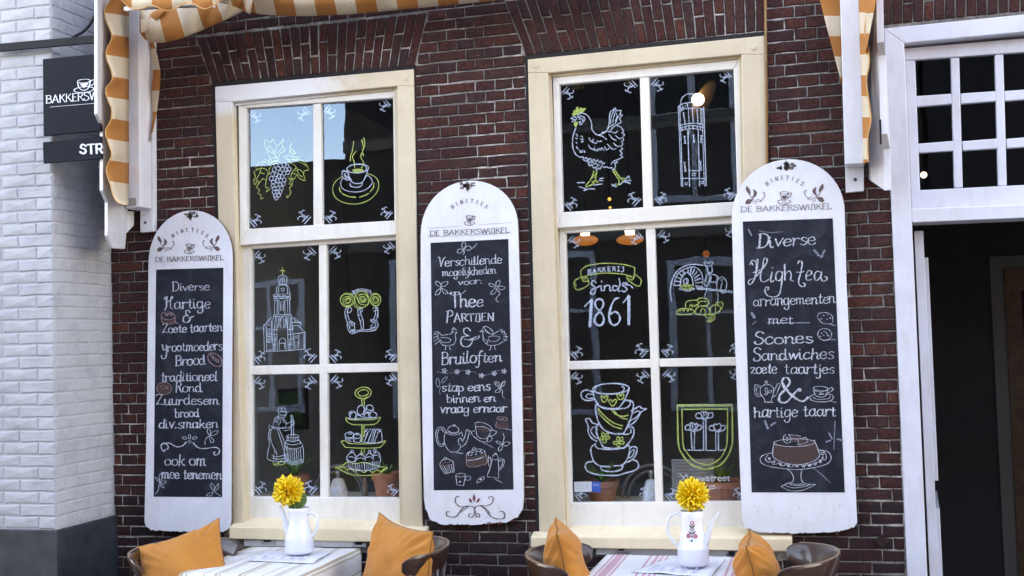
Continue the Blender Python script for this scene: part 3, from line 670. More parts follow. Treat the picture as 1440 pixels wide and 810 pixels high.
GL = {
'a': (10.6, '8.2,8 5,10 1.8,8.3 .8,4.6 2,1 4.8,.2 8,3.4;8.3,10 8.3,2.2 9.4,.2 10.8,1.2'),
'b': (10, '1.5,16 1.5,.4;1.5,7 4.5,9.8 7.8,8.2 8.6,4.8 7.2,1 4,0 1.5,1.4'),
'c': (9.2, '8,8.2 5.3,10 2,8.3 .8,4.6 2.2,1 5.3,0 8.4,2'),
'd': (10.6, '8.2,8 5,10 1.8,8.3 .8,4.6 2,1 4.8,.2 8,3.4;8.3,16.5 8.3,2.2 9.4,.2 10.8,1.2'),
'e': (9.4, '1,5 7.8,5.8 7.4,8.8 4.8,10 2,8.3 .8,4.6 2.3,1 5.3,0 8.6,2'),
'f': (7.5, '8,14.5 6,16.3 4,14 3.5,9 3.5,-3 1.5,-6.5 -1,-5.5;.3,9.5 7,9.7'),
'g': (10.2, '8.2,8 5,10 1.8,8.3 .8,4.6 2,1 4.8,.2 8,3.4;8.3,10 8.4,-3 6.5,-7 3,-7.2 1.2,-5 2.4,-3.6'),
'h': (10.8, '1.5,16 1.5,0;1.5,6.5 4.5,9.8 7.4,8.8 7.9,6 7.9,1.7 9,.1 10.6,1.2'),
'i': (5, '1.6,9.8 1.6,1.7 3,0 4.6,1.2;1.4,13.4 1.9,14.2'),
'j': (5, '2.8,9.8 2.8,-3.5 .6,-7 -2.6,-5.5;2.6,13.4 3.1,14.2'),
'k': (10.2, '1.5,16 1.5,0;8,9.6 1.8,4.2;3.8,5.8 8.4,.3 10,1'),
'l': (5, '1.6,16.5 1.6,1.7 3,0 4.6,1.2'),
'm': (14.8, '.2,9 1.4,9.8 1.4,0;1.4,7 4,9.8 6.2,8.8 6.5,6 6.5,0;6.5,7 9,9.8 11.3,8.8 11.6,6 11.6,1.6 12.8,.1 14.4,1.2'),
'n': (10.6, '.2,9 1.4,9.8 1.4,0;1.4,7 4.6,9.8 7.2,8.8 7.8,6 7.8,1.7 9,.1 10.6,1.2'),
'o': (10, '@5,10 1.8,8.4 .8,5 1.8,1.5 5,0 8.2,1.5 9.2,5 8.2,8.4'),
'p': (10, '.2,9 1.5,9.8 1.5,-6.5;1.5,7 4.5,9.8 7.8,8.2 8.6,4.8 7.2,1 4,0 1.5,1.4'),
'r': (8, '.2,9 1.5,9.8 1.5,0;1.5,6.5 3.8,9.3 6,9.9 7.6,8.6'),
's': (8.3, '7.2,8.6 4.5,10 1.8,8.7 2.2,6.4 5,5 7.2,3.2 6.5,.8 3.8,0 1,1.5'),
't': (7.8, '3.5,14 3.5,1.9 5,0 7.2,1.2;.5,9.7 7,9.9'),
'u': (10.6, '.2,9 1.3,9.8 1.3,3 2.6,.4 5,.2 7.8,3;7.8,9.8 7.8,1.7 9,.1 10.6,1.2'),
'v': (9.6, '.5,9.8 1.6,9 4.5,.3;4.5,.3 7.8,8 9.5,9.8'),
'w': (13, '.5,9.8 1.5,9 3.7,.3;3.7,.3 6.6,9;6.6,9 9,.3;9,.3 12,8.4 12.8,9.8'),
'z': (9.4, '1,9 2,9.9 8,9.6;8,9.6 1,.3;1,.3 5,1 8.8,.1'),
'A': (12, '1,0 6,15;6,15 11,0;3,5 9,5'), 'B': (11, '2,15 2,0;.5,14.8 6,15.2 9,12.8 8.4,9.4 2.5,8;2.5,8 8.6,7.6 10.2,4 8,.6 .5,0'),
'D': (12, '2,15 2,0;0,14.6 6,15 10.5,11.5 10.8,5 7,.6 -.5,-.2'), 'E': (9.5, '2,15 2,0;2,15 8.5,15;2,8 7,8;2,0 8.8,0'),
'G': (11, '1,9 2.2,10 2.6,6 4.2,2.5 8,4;9.5,10 9.6,-4 7,-9 2,-9.5 -.5,-6.5 1.5,-5'),
'H': (14, '0,12 2.5,15 3.2,9 2.6,2 .4,-1.5;1.5,7.5 6,9 11,12 12,15;10.5,15.5 9,8 9.3,1.6 12,0;4.4,15 3.6,3'),
'I': (4.5, '2,15 2,0;.5,15 3.5,15;.5,0 3.5,0'), 'J': (6, '4,15 4,2 2.5,-1.5 0,-.5;2,15 5,15'), 'K': (11, '2,15 2,0;9.5,15 2.3,7;4.4,9 10.6,0'), 'L': (9, '2,15 2,0;2,0 8.6,0;8.6,0 8.6,2'),
'N': (12, '2,0 2,15;2,15 10,0;10,0 10,15;.5,0 3.6,0;8.5,15 11.6,15'), 'P': (10.5, '2.4,15.6 2.2,0;0,15 6,16 9.4,13 8,9 2.6,7.6'), 'R': (11, '2,15 2,0;.5,15 6.5,15 9,12 7.5,8.6 2.4,8;5.4,8 9.6,.8 11,1'),
'S': (10, '9,13 6,15.4 2.4,14.4 1.4,11 4,8.6 7.6,6.8 9,3.4 7,.4 3.2,-.4 .6,1.8 1.6,3.4'), 'T': (11, '5.5,15 5.5,0;.6,15 10.4,15;.6,15 .6,13.4;10.4,15 10.4,13.4'),
'V': (13, '0,14.6 2.2,15.2 3.4,12 6,.4;6,.4 10,12 13.6,14.4'), 'W': (15, '.5,15 4.2,0;4.2,0 7.6,14;7.6,14 11,0;11,0 14.6,15'), 'Z': (12, '1,14 3,15.4 10.5,14.8;10.5,14.8 1,.3;1,.3 5,1.4 11.5,0'),
'Y': (13, '5,0 7.6,12 10,15.4 12.6,14.6;-2,10 2,14 10,13.4 16,16'),
'Q': (10, '2,0 2,12 3,14.8;2,13 5,15 8,13;8,13 8,0;.5,0 3.5,0;6.5,0 9.6,0'),   # the broad rounded capital n of the shop lettering
'1': (7, '1,11.5 4.2,15;4.2,15 4.2,0'), '2': (9, '1,12 3,15 7,14.4 7.8,11 1,.2;1,.2 8.6,.2'), '5': (9, '8,15 2.4,15;2.4,15 2,9;2,9 6,9.6 8.4,6 7,1 3,0 .8,1.6'),
'6': (9.5, '7.6,14.6 4,12 1.4,6.5 1.8,2 4.8,0 8,2.4 7.8,6.4 4.8,8 1.6,5.4'), '8': (10, '@5,15 2,13 2.4,10 5,7.8 8.4,4.6 8,1.4 5,0 2,1.4 1.6,4.6 5,7.8 7.6,10 8,13'),
'&': (12, '8.4,13 6.6,15.4 3.6,14.4 3.8,10.8 7.4,8.4;7.4,8.4 2.4,8 .8,4.4 2.6,.6 6.6,0 9.6,3.6 9.4,6 7.2,5;9.4,6 13,7.6'),
'.': (4, '1.4,0 1.8,.8'), ':': (4.5, '2,1 2.3,1.8;2,7.6 2.3,8.4'), ' ': (6, ''), "'": (3, '1.4,15 1,12')}
def glyph_strokes(ch):
    adv, d = GL[ch]; out = []
    for s_ in d.split(';'):
        if not s_: continue
        cl = s_.startswith('@'); s_ = s_.lstrip('@'); P = [tuple(float(a) for a in q.split(',')) for q in s_.split()]
        out.append((P, cl))
    return adv, out
rt_ = random.Random(5)
def write(ink, text, x0, y0, x1, y1, xh, w, col='w', jit=.3, serif=0.0, capk=1.0):
    """text along a base line from (x0,y0) to (x1,y1) in photograph pixels, x-height xh"""
    k = xh/10; tot = sum(GL[c][0] for c in text); L = math.hypot(x1-x0, y1-y0); kx = L/tot; ux, uy = (x1-x0)/L, (y1-y0)/L
    pen = 0
    for ci_, c in enumerate(text):
        k = xh/10*(capk if c.isupper() and (ci_ == 0 or text[ci_-1] == ' ') else 1); adv, ss = glyph_strokes(c); dy = rt_.uniform(-jit, jit)*1.7; k *= 1+rt_.uniform(-.09, .09)*(jit > 0); sk = rt_.uniform(-.10, .16)*(jit > 0); ww = w*(1+rt_.uniform(-.22, .22)*(jit > 0))
        for P, cl in ss:
            P = [(p[0]+sk*p[1]*.6+(rt_.uniform(-.2, .2) if jit and not cl else 0), p[1]+(rt_.uniform(-.2, .2) if jit and not cl else 0)) for p in P]
            Q = [(x0+ux*(pen+p[0])*kx-uy*0, y0+uy*(pen+p[0])*kx-p[1]*k+dy) for p in P]
            Q2 = catmull(Q, cl, 4) if len(Q) > 2 else Q
            ink.line(col, Q2, ww, cl)
            if serif and len(P) == 2 and abs(P[0][0]-P[1][0]) < abs(P[0][1]-P[1][1])*.9:
                for q in Q: ink.line(col, [(q[0]-serif, q[1]), (q[0]+serif, q[1]+uy*serif)], w*.7)
        pen += adv
def write_arc(ink, text, cx, cy, r, a0, a1, size, w, col='k'):
    n = len(text)
    for i, c in enumerate(text):
        a = math.radians(a0+(a1-a0)*i/(n-1)); adv, ss = glyph_strokes(c); px, py = cx+r*math.sin(a), cy-r*math.cos(a); k = size/15
        for P, cl in ss:
            Q = [((p[0]-adv/2)*k, -p[1]*k) for p in P]
            Q = [(px+x*math.cos(a)-y*math.sin(a), py+x*math.sin(a)+y*math.cos(a)) for x, y in Q]
            ink.line(col, catmull(Q, cl, 3) if len(Q) > 2 else Q, w, cl)
# ---------------------------------------------------------------- drawings on the panes (inner side of the glass)
YU, YL = .0612, .0912            # just behind the panes of the upper and of the lower sash
def pane_art(name, parent, Y, org, txt, w=1.3, label=None):
    ink = Ink(Y, org, w); ink.draw(txt); return ink.build(name, parent, label)
GR = [(215,415),(240,418),(262,412),(278,420),(205,440),(228,432),(252,438),(272,440),(290,436),(196,465),(216,470),(240,455),(262,460),(282,455),(188,490),(210,490),(232,478),(250,480),(222,500),(242,502),(262,498),(200,512),(218,526),(240,524),(256,520),(205,548),(226,546),(246,545),(205,568),(224,566),(238,566),(212,588),(230,584),(216,600),(198,530)]
gt = ' | '.join('be %g %g %g %g' % (x, y, 11, 12) for x, y in GR)
pane_art('grape_drawing', w1, YU, (335, 130, 4.05), gt+'''
g 160 400 130 395 100 425 110 440 90 450 98 480 88 500 95 525 110 500 120 515 140 490 160 500 165 470 180 460 175 440 185 420 170 400 160 400 | g 140 400 130 430 118 470 100 500 | g 130 430 160 440 172 470 | g 132 430 105 440 | g 124 455 150 465
g 120 515 105 540 122 555 112 575 130 585 128 605 145 600 | g 160 500 155 540 170 540 160 565 178 555 182 545
g 205 350 170 330 150 300 155 270 185 285 195 265 215 300 240 290 258 265 250 300 268 330 240 345 225 375 205 350 | g 205 350 215 320 225 300 | g 210 355 190 320 175 300 | g 215 350 240 330 250 310 | g 175 300 165 340 185 380
g 180 380 210 372 230 385 200 395 180 380 | g 190 400 215 385 235 398 | g 150 380 180 395 200 410
g 260 370 290 360 330 372 350 366 | g 290 345 300 320 325 345 310 350 295 330 300 290 305 300 | g 310 350 330 340 | g 270 375 300 385 340 380 380 400 400 440 380 445 372 465 382 500 350 490 335 470 318 492 300 480 310 450 330 425 300 400 270 375 | g 320 450 350 440 375 465 | g 335 430 345 465 365 480 | g 300 380 350 395 390 420 | g 310 460 340 470
g 280 480 300 500 290 520 310 525 292 545 300 570 280 600 278 585 | g 290 500 300 490 312 505 305 520''', 1.15, 'blue white grapes with green vine leaves drawn on the pane')
pane_art('teacup_drawing', w1, YU, (445, 130, 4.05), '''
g1.6 212 278 205 330 195 360 192 392 | g1.6 226 335 205 365 215 395 218 430 | g1.6 258 270 268 320 252 365 268 400 256 435 | g1.6 270 258 275 300 262 330 268 362
be1.7 235 433 62 25 -4 | b 190 420 210 412 260 411 284 425 280 445 | b1.6 176 445 190 490 210 515 255 515 280 480 294 440 | b1.6 192 515 198 535 235 540 258 528 260 512 | b1.3 188 460 180 470 200 500
b 172 450 150 445 148 480 175 500 190 495 | b 170 462 158 466 165 480 185 488 | b 148 445 180 455 | b 160 470 185 485 178 495 160 485
b 152 485 138 515 150 548 200 566 260 562 305 535 318 505 300 478 285 474
gf 204 440 230 434 268 440 262 455 235 462 210 455
g 150 478 110 505 92 550 110 600 165 630 240 634 310 605 350 555 352 505 325 475 292 464
g1.8 130 540 134 560 142 570 | g1.8 148 577 185 593 224 597 | g1.8 246 596 280 585 298 574 | g1.8 306 565 325 540 327 515''', 1.3, 'blue white steaming teacup with green tea and saucer rings')
pane_art('church_drawing', w1, YL, (345, 335, 4.05), '''
gs1.3 212 168 212 208 | gs1.3 196 185 228 185 | g.9 204 180 220 192
b 190 240 190 220 212 210 236 222 236 240 | b 198 250 204 228 212 222 220 228 226 250 | bs 190 240 196 262 230 262 238 240 | bs 212 225 212 262
bs 178 280 196 258 | bs 246 280 230 260 | bs 176 282 178 318 | bs 248 282 252 318 | b 190 285 196 270 230 268 238 285 | be 213 292 9 9 | bs 188 285 188 316 | bs 240 285 240 316 | b.9 185 300 195 300
bs 162 320 256 316 | bs 163 345 256 342 | bs 162 320 163 352 | bs 256 316 256 352 | b.9 166 328 180 340 195 326 210 340 225 326 240 338 252 326 | b.9 168 338 184 326 200 338 216 326 232 338 250 328 | bs.9 164 332 255 330
b.9 165 350 172 358 180 350 188 358 196 350 | b.9 220 350 228 358 236 350 244 358 252 350
bs 168 358 166 436 | bs 182 356 180 436 | bs 252 352 254 434 | bs 240 352 242 434 | bs.9 224 356 226 432 | bs.9 192 356 190 432 | b 200 415 200 370 208 360 216 370 216 415 | bs.8 200 380 216 380 | bs.8 200 392 216 392 | bs.8 200 404 216 404
bs 162 438 262 434 | bs 160 448 264 442 | bs 160 440 150 520 | bs 172 448 162 540 | bs 262 440 268 520 | bs 246 446 254 540 | bs 148 470 160 640 | bs 165 540 166 640 | bs 178 450 182 640 | bs 240 450 244 638 | bs 258 450 260 640 | bs 270 500 272 640
b 186 510 188 460 195 452 202 470 | b 202 508 203 455 210 448 218 470 218 510 | b 226 510 228 460 234 456 238 510 | bs.8 194 460 194 500 | bs.8 232 462 232 500
bs 150 522 182 520 | bs 152 550 180 548 | bs 154 580 180 578 | bs 156 606 182 604 | bs 244 520 268 518 | bs 244 548 268 546 | bs 246 576 270 574 | bs 246 604 272 602
b 192 636 194 590 200 575 212 568 226 576 230 592 232 636 | b 204 600 212 596 222 602 222 630 | bs 194 598 230 598
bs 104 500 148 452 | bs 100 492 140 494 | bs 104 500 108 645 | bs 118 500 122 645 | b 124 590 124 530 134 515 146 530 146 590 124 590 | bs.8 124 545 146 545 | bs.8 124 560 146 560 | bs.8 124 575 146 575 | bs.8 135 518 135 590
bs 268 450 290 478 | bs 278 450 318 490 | bs 266 480 318 478 | bs 318 478 312 500 | bs 300 496 340 535 | bs 262 500 300 496 | bs 270 545 344 536 | bs 344 536 340 545 | bs 340 545 340 632 | bs 334 545 334 632 | bs 304 548 306 600 | bs 276 590 300 590 300 625 | bs 276 550 280 630 | b.9 280 560 300 556 | b.9 282 570 300 568 | bs 288 600 288 630
bs 106 648 160 642 | bs 160 644 244 640 | bs 244 640 344 630 | bs.8 112 640 160 634 | bs.8 252 580 252 636 | bs.8 172 560 172 636''', .95, 'blue white church tower with a small green cross')
pane_art('rose_drawing', w1, YL, (450, 335, 4.05), '''
ge1.5 156 352 40 39 | ge1.3 158 358 28 26 20 | ge 158 356 18 15 -30 | g 146 352 160 342 172 356 160 368 150 360 160 350 | g 118 340 135 320 165 322 190 340 | g 125 370 140 388 168 382
ge1.5 238 348 40 47 | ge1.3 242 342 28 24 -10 | ge 242 345 17 14 30 | g 230 340 244 330 254 345 242 356 234 346 244 340 | g 205 325 225 372 260 378 | g 262 320 282 350 270 385 | g 196 352 200 390 240 400
ge1.5 316 350 30 36 | ge1.3 314 352 20 20 | g 300 345 315 335 328 352 314 364 304 352 316 346 | g 290 328 325 320 344 345 | g 298 375 320 385 340 372
b 180 318 200 298 240 288 280 300 290 318 | b 195 322 215 300 255 298 278 312 | b 182 300 196 305 190 320 | b 285 295 292 310
b 150 390 142 430 152 470 160 490 | b 162 395 156 425 166 462 182 485 | b 150 400 172 395 180 410 165 425 155 415 | b 142 440 150 445 142 452
b 214 400 218 440 230 480 236 520 | b 228 400 232 430 246 470 246 520 | b 220 410 238 398 240 415 226 425 | b 214 440 226 436 | b 232 470 244 462
b 328 390 330 430 318 468 300 480 | b 318 395 316 430 306 460 | b 300 400 318 390 325 410 305 415 | b 322 440 330 436 330 450
b 180 472 160 480 155 500 165 530 185 545 200 528 | b 180 472 195 490 195 520 178 525 168 508 180 490 188 500 | b 160 500 175 480 200 485
b 300 462 325 475 330 500 312 525 290 525 | b 300 462 288 468 300 480 318 485 312 505 295 510 290 500 302 492 | b 285 462 300 470
b 165 530 200 528 236 522 280 520 325 505 | b 185 545 230 530 290 530 320 515 | b 190 540 180 525 200 520''', 1.2, 'green roses over a blue white thorny stem frame')
pane_art('churn_woman_drawing', w1, YL, (345, 515, 4.05), '''
b 190 260 186 245 200 235 206 245 216 236 228 244 224 256 236 262 228 278 210 280 192 270 190 260 | b 195 262 210 256 228 262 | b 200 250 215 262 | b 190 275 186 285 205 292 228 286 232 270
b 175 285 165 310 158 340 172 358 200 350 | b 180 288 215 298 232 320 228 350 | b 175 295 195 300 | b 170 305 190 312 | b 168 315 186 322 | b 198 300 200 320 186 340 | b 210 300 225 325
b 210 350 230 352 255 345 270 330 | b 232 330 256 318 272 310 | b 262 310 278 318 276 334 262 338 | b 222 368 245 362 262 345
bs1.3 262 285 262 400 | bs1.3 272 300 276 400 | b 256 285 262 278 270 288 272 300
b 135 335 150 345 158 355 140 360 132 345 | b 150 345 200 352 220 355
b 140 360 130 400 138 440 128 490 125 525 160 540 230 545 | b 148 365 142 400 155 450 180 500 175 535 | b 182 360 205 430 225 500 230 540 | b 192 358 218 420 238 490 240 540 | b 140 400 136 430 | b 165 480 170 500 | b 152 508 180 515 232 505 | b 155 522 185 530 232 522 | b.9 160 500 165 535
g1.3 158 545 165 558 185 552 192 545 | g1.3 160 560 180 565 190 555 200 562 222 555 220 545 200 540 190 550
be 270 398 34 9 | b 238 400 236 420 225 445 222 500 225 545 | b 304 400 306 420 325 450 332 500 330 545 | b 225 545 275 560 330 548 | b 236 420 270 430 306 420 | b 230 438 272 448 318 436 | b 224 460 275 472 326 458 | b 224 530 275 545 330 530 | b 226 538 275 552 330 540
bs.8 240 445 234 540 | bs.8 250 470 246 540 | bs.8 260 470 258 544 | bs.8 270 470 270 546 | bs.8 280 470 282 545 | bs.8 290 468 294 542 | bs.8 300 466 306 540 | bs.8 312 462 318 538 | bs.8 246 405 246 422 | bs.8 258 408 258 426 | bs.8 272 408 272 428 | bs.8 286 408 286 426 | bs.8 296 405 296 422''', .95, 'blue white woman with a bonnet churning butter')
pane_art('cake_stand_drawing', w1, YL, (450, 515, 4.05), '''
ge1.7 246 152 46 33 -6 | ge1.5 246 152 30 18 -6 | gs1.6 238 184 240 225 | gs1.6 252 184 252 225 | g 236 182 225 172 | g 256 182 268 172
g1.5 148 292 175 304 240 306 310 302 344 290 | g1.5 148 292 152 312 180 330 240 334 310 330 335 310 344 292
gs1.5 238 335 236 430 | gs1.5 252 335 252 400 | gs1.3 244 336 244 400
b1.3 168 278 165 268 180 255 200 262 205 280 200 295 | b 175 290 172 268 188 262 | be 190 282 22 18 -30 | be1.4 232 250 20 27 10 | b 245 226 256 240 256 268 244 278 | be1.4 284 236 20 15 20 | b 265 240 264 256 285 262 304 250 304 236 | be1.3 300 276 24 16 10 | be 268 280 16 14 | b 255 270 280 262 290 272 | b 160 295 200 300 250 298 320 294 | b 210 276 235 285 250 298
g1.5 120 428 145 425 170 440 250 442 330 438 372 424 | g1.5 120 432 135 448 150 462 240 466 330 464 355 450 374 424 | g 170 440 160 430 | g 330 438 342 428
be1.3 168 392 26 16 | be 172 380 10 7 | bs 144 398 148 425 | bs 190 400 192 430 | b 150 410 165 416 185 410 | be1.3 210 398 22 14 | be 212 386 9 6 | b 190 404 196 430 226 432 232 408 | b 160 424 180 428
b1.3 236 430 258 370 275 358 | b1.3 250 434 275 375 290 358 | b1.4 272 434 300 362 304 358 | b1.3 290 436 308 365 316 360 | b1.4 300 436 320 362 350 364 | b1.3 330 362 350 378 354 430 | b1.3 310 436 330 380 344 370 | b 236 430 300 438 354 432 | b 258 370 270 375 262 395
gs1.5 236 466 236 510 | gs1.5 252 466 252 500
g1.6 85 578 120 570 160 545 200 555 250 548 300 560 345 572 384 578 | g1.6 85 578 110 585 135 600 160 612 200 620 260 622 320 618 345 610 360 595 384 578 | g1.5 110 582 135 575 155 590 180 582 200 600 225 590 250 605 275 592 300 604 325 590 345 600 360 588 384 580
b1.3 158 540 152 520 165 500 182 490 200 505 205 525 195 545 | be 182 486 8 7 | b 160 520 180 515 200 525 | b 150 530 178 545 205 540 | b1.3 200 540 215 510 235 500 252 515 258 535 | be 236 498 8 7 | b 208 530 232 522 252 530 | b1.3 258 535 262 510 280 495 300 510 304 530 | be 282 486 8 7 | b 264 520 284 515 302 525 | b1.3 302 520 310 495 330 490 342 510 345 535 | b 308 510 326 506 340 520 | be 312 480 8 7
b1.2 160 540 168 580 195 590 | b1.2 198 548 206 585 230 594 | b1.2 250 545 256 590 | b1.2 300 540 300 585 | b1.2 345 535 335 575 | b 168 580 230 596 300 588 336 574 | bs.9 172 545 178 582 | bs.9 184 548 190 586 | bs.9 212 552 216 588 | bs.9 224 554 228 592 | bs.9 238 554 240 592 | bs.9 266 548 268 590 | bs.9 278 548 278 588 | bs.9 290 546 290 586 | bs.9 310 544 308 582 | bs.9 320 542 318 580 | bs.9 332 540 328 576''', 1.2, 'green three tier stand with blue white macarons and cupcakes')
pane_art('hen_drawing', w2, YU, (780, 100, 4.05), '''
gf 102 255 98 240 108 238 106 222 118 224 122 208 134 204 136 216 150 206 156 212 178 210 170 224 158 238 140 240 120 252 | gf 112 290 108 300 114 315 126 312 132 292 120 284
b1.6 118 282 98 288 | b1.6 92 270 110 260 125 266 | b1.5 94 270 112 276 126 272 | b1.5 130 250 150 240 175 245 195 262 210 295 212 330 230 355 255 362 290 345 308 310 312 262 318 232 330 225
be1.2 142 268 6 6 | b 134 262 150 255 166 262 172 275 160 292 150 305 140 300 150 290 138 288 | b 152 270 162 274 156 284 | b 130 250 132 262
b1.7 122 318 105 370 102 420 108 450 125 480 152 492
b1.5 152 492 160 486 170 500 182 492 190 506 204 496 210 512 224 502 232 516 246 506 254 520 266 512 272 530 284 522 | b1.5 160 502 175 512 186 508 198 540 212 532 222 552 236 545 238 565 250 552 256 560 270 540 282 548 296 545 310 552 326 550 334 562 346 545 342 520 356 522 352 505 | b1.4 190 515 205 520 216 516 224 530 238 524 246 540 258 530
b1.5 330 225 345 210 352 225 378 225 372 245 386 252 370 268 378 290 352 305 | b1.3 330 290 340 250 350 225 | b1.3 345 300 360 262 376 245 | b1.3 318 300 322 260 340 222 | b 352 240 356 260 344 285 | b1.4 315 345 330 322 350 310 378 320 392 345 382 352 398 362 388 375 392 395 380 400 388 415 378 430 388 445 372 452 386 470 372 478 388 490 370 498 358 505 340 510 320 530 | b1.3 300 335 312 318 340 300 | b 320 345 345 352 358 340
b1.5 235 362 270 370 296 390 | b1.4 268 350 295 345 315 345 | b1.4 196 380 204 398 222 400 | b1.4 222 385 215 405 240 410 | b1.4 240 395 250 402 268 398 | b1.4 192 420 205 440 225 446 | b1.4 228 430 225 452 248 445 240 458 | b1.4 250 440 262 450 268 436 280 452 | b1.4 285 430 295 448 310 440 | b1.4 300 415 330 445 350 440 | b1.4 335 410 360 430 372 425 | b1.4 310 360 330 385 352 395 | b1.3 345 365 368 385 380 380
b1.6 120 358 130 366 128 372 | b1.6 118 382 130 386 | b1.6 148 370 160 374 | b1.6 148 388 160 392 158 380 | b1.6 150 404 164 400 | b1.6 120 404 130 412 | b1.6 124 430 132 442 | b1.6 140 450 152 458 158 450 | b1.6 142 462 160 462 | b1.6 168 452 172 464
g1.8 222 570 214 600 200 625 180 650 182 662 | g1.8 240 568 234 600 232 620 | g1.8 232 622 248 634 | g1.8 226 622 214 645 195 655 | g1.8 210 628 230 640 | g1.6 218 590 236 592 | g1.6 214 605 234 606 | g1.6 186 658 208 646
g1.8 330 565 352 600 366 615 | g1.8 344 562 360 590 376 610 | g1.7 366 615 364 645 350 650 | g1.7 378 612 392 632 | g1.7 376 610 410 612 | g1.5 338 575 350 570 | g1.5 346 588 358 584
b1.8 130 636 172 634 | b1.8 140 660 175 668 | b1.8 165 680 200 670 228 672 | b1.8 220 650 270 642 | b1.8 252 622 274 624 | b1.8 256 612 276 610 | b1.8 325 645 352 660 | b1.6 330 656 350 640 | b1.8 370 648 395 630 430 640 | b1.8 395 628 420 598 424 612 | b1.8 400 625 436 622''', 1.4, 'blue white hen with green comb and green legs')
pane_art('tower_drawing', w2, YU, (905, 90, 3.857), '''
b1.4 202 222 206 190 230 166 265 162 290 170
bs1.5 188 232 205 664 | bs1.2 196 232 212 664 | bs1.5 326 232 340 662 | bs1.3 316 240 330 664 | b1.5 188 232 215 215 260 208 | bs1.4 236 215 242 240 | b 190 262 220 244 260 240 300 240 326 250 | bs1.2 200 232 206 256 | bs1.2 212 226 214 248 | b 208 240 222 234 | bs 226 228 232 228
bs1.4 216 262 226 328 | bs1.4 242 240 248 322 | bs1.4 264 240 270 322 | bs1.4 290 240 295 325 | bs1.4 310 246 312 328
b1.6 192 338 225 326 265 322 300 324 328 332 | b1.4 194 350 230 338 268 334 326 344 | b1.3 196 362 230 354 270 350 324 360 | bs1.3 208 345 210 362 | bs1.3 226 340 228 356 | bs1.3 246 338 248 354 | bs1.3 268 336 270 352 | bs1.3 290 338 292 354 | bs1.3 308 340 310 358
bs1.5 240 360 250 664 | bs1.5 296 360 304 664 | bs1.3 246 360 244 400
b1.7 222 395 226 428 | b 218 392 230 392 | b 218 430 232 430 | b1.7 270 388 274 420 | b 266 386 278 386 | b 266 424 280 424 | b1.7 312 390 312 424 | b 306 388 318 388 | b 306 426 318 426 | b1.7 222 540 228 578 | b 218 534 230 534 | b 220 582 234 582 | b1.7 308 532 312 572 | b 304 528 316 528 | b 306 576 318 576
bs1.3 248 578 298 578 | bs1.3 208 620 248 620 | bs1.3 250 622 302 620 | bs1.3 302 620 336 622 | bsc1.3 264 592 280 592 280 606 264 606 | bsc1.3 226 642 238 642 238 655 226 655 | bsc1.3 312 636 324 636 324 648 312 648''', 1.2, 'tall blue white round tower with a domed top')
ink = Ink(YL, (785, 315, 4.05), 1.4)
ink.draw('''
g1.6 126 268 160 240 230 226 300 224 380 232 436 248 | g1.6 126 268 134 308 | g1.6 134 308 160 296 230 282 300 280 380 288 432 306 | g1.6 436 248 432 306 | g1.6 132 300 90 330 108 375 168 350 172 322 | g1.6 134 308 145 328 172 320 160 306 145 318 | g1.6 434 285 472 318 456 355 396 318 394 296 | g1.6 432 306 420 318 396 308 | g1.4 90 330 104 350''')
for c, x, y, r in zip('BAKKERIJ', (178, 207, 236, 262, 290, 318, 345, 368), (285, 279, 273, 270, 268, 268, 268, 270), (0,)*8):
    x0, y0 = ink.pt(x-11, y); write(ink, c, x0, y0, x0+5.2, y0, 4.0, 1.5, 'b', 0)
ink.draw('''b2 216 335 200 322 190 335 195 350 210 362 212 382 198 400 184 392 192 375 216 365 240 350 | b2 244 350 246 378 258 378 | b2 246 325 248 330 | b2 262 350 264 380 | b2 264 362 280 348 294 355 294 378 308 378 | b2 336 356 318 350 310 366 320 380 338 370 | b2 345 310 352 340 340 378 352 382 | b2 395 338 375 335 365 348 380 358 392 372 375 386 362 378 | b2 378 345 410 350 424 366
bs4.6 190 432 180 584 | bs2.5 190 430 150 470 | b3 235 425 212 440 214 470 240 500 258 530 256 565 232 578 208 560 210 530 235 498 256 465 254 438 235 425 | b3.4 232 578 250 570 260 545 | b3 345 420 320 432 298 480 290 530 302 568 328 574 350 550 346 515 322 500 300 512 | b3.6 298 480 289 530 300 565 | bs4.6 402 410 402 572 | bs2.5 402 408 370 448''')
ink.build('shop_name_lettering', w2, 'green banner reading BAKKERIJ over Sinds 1861')
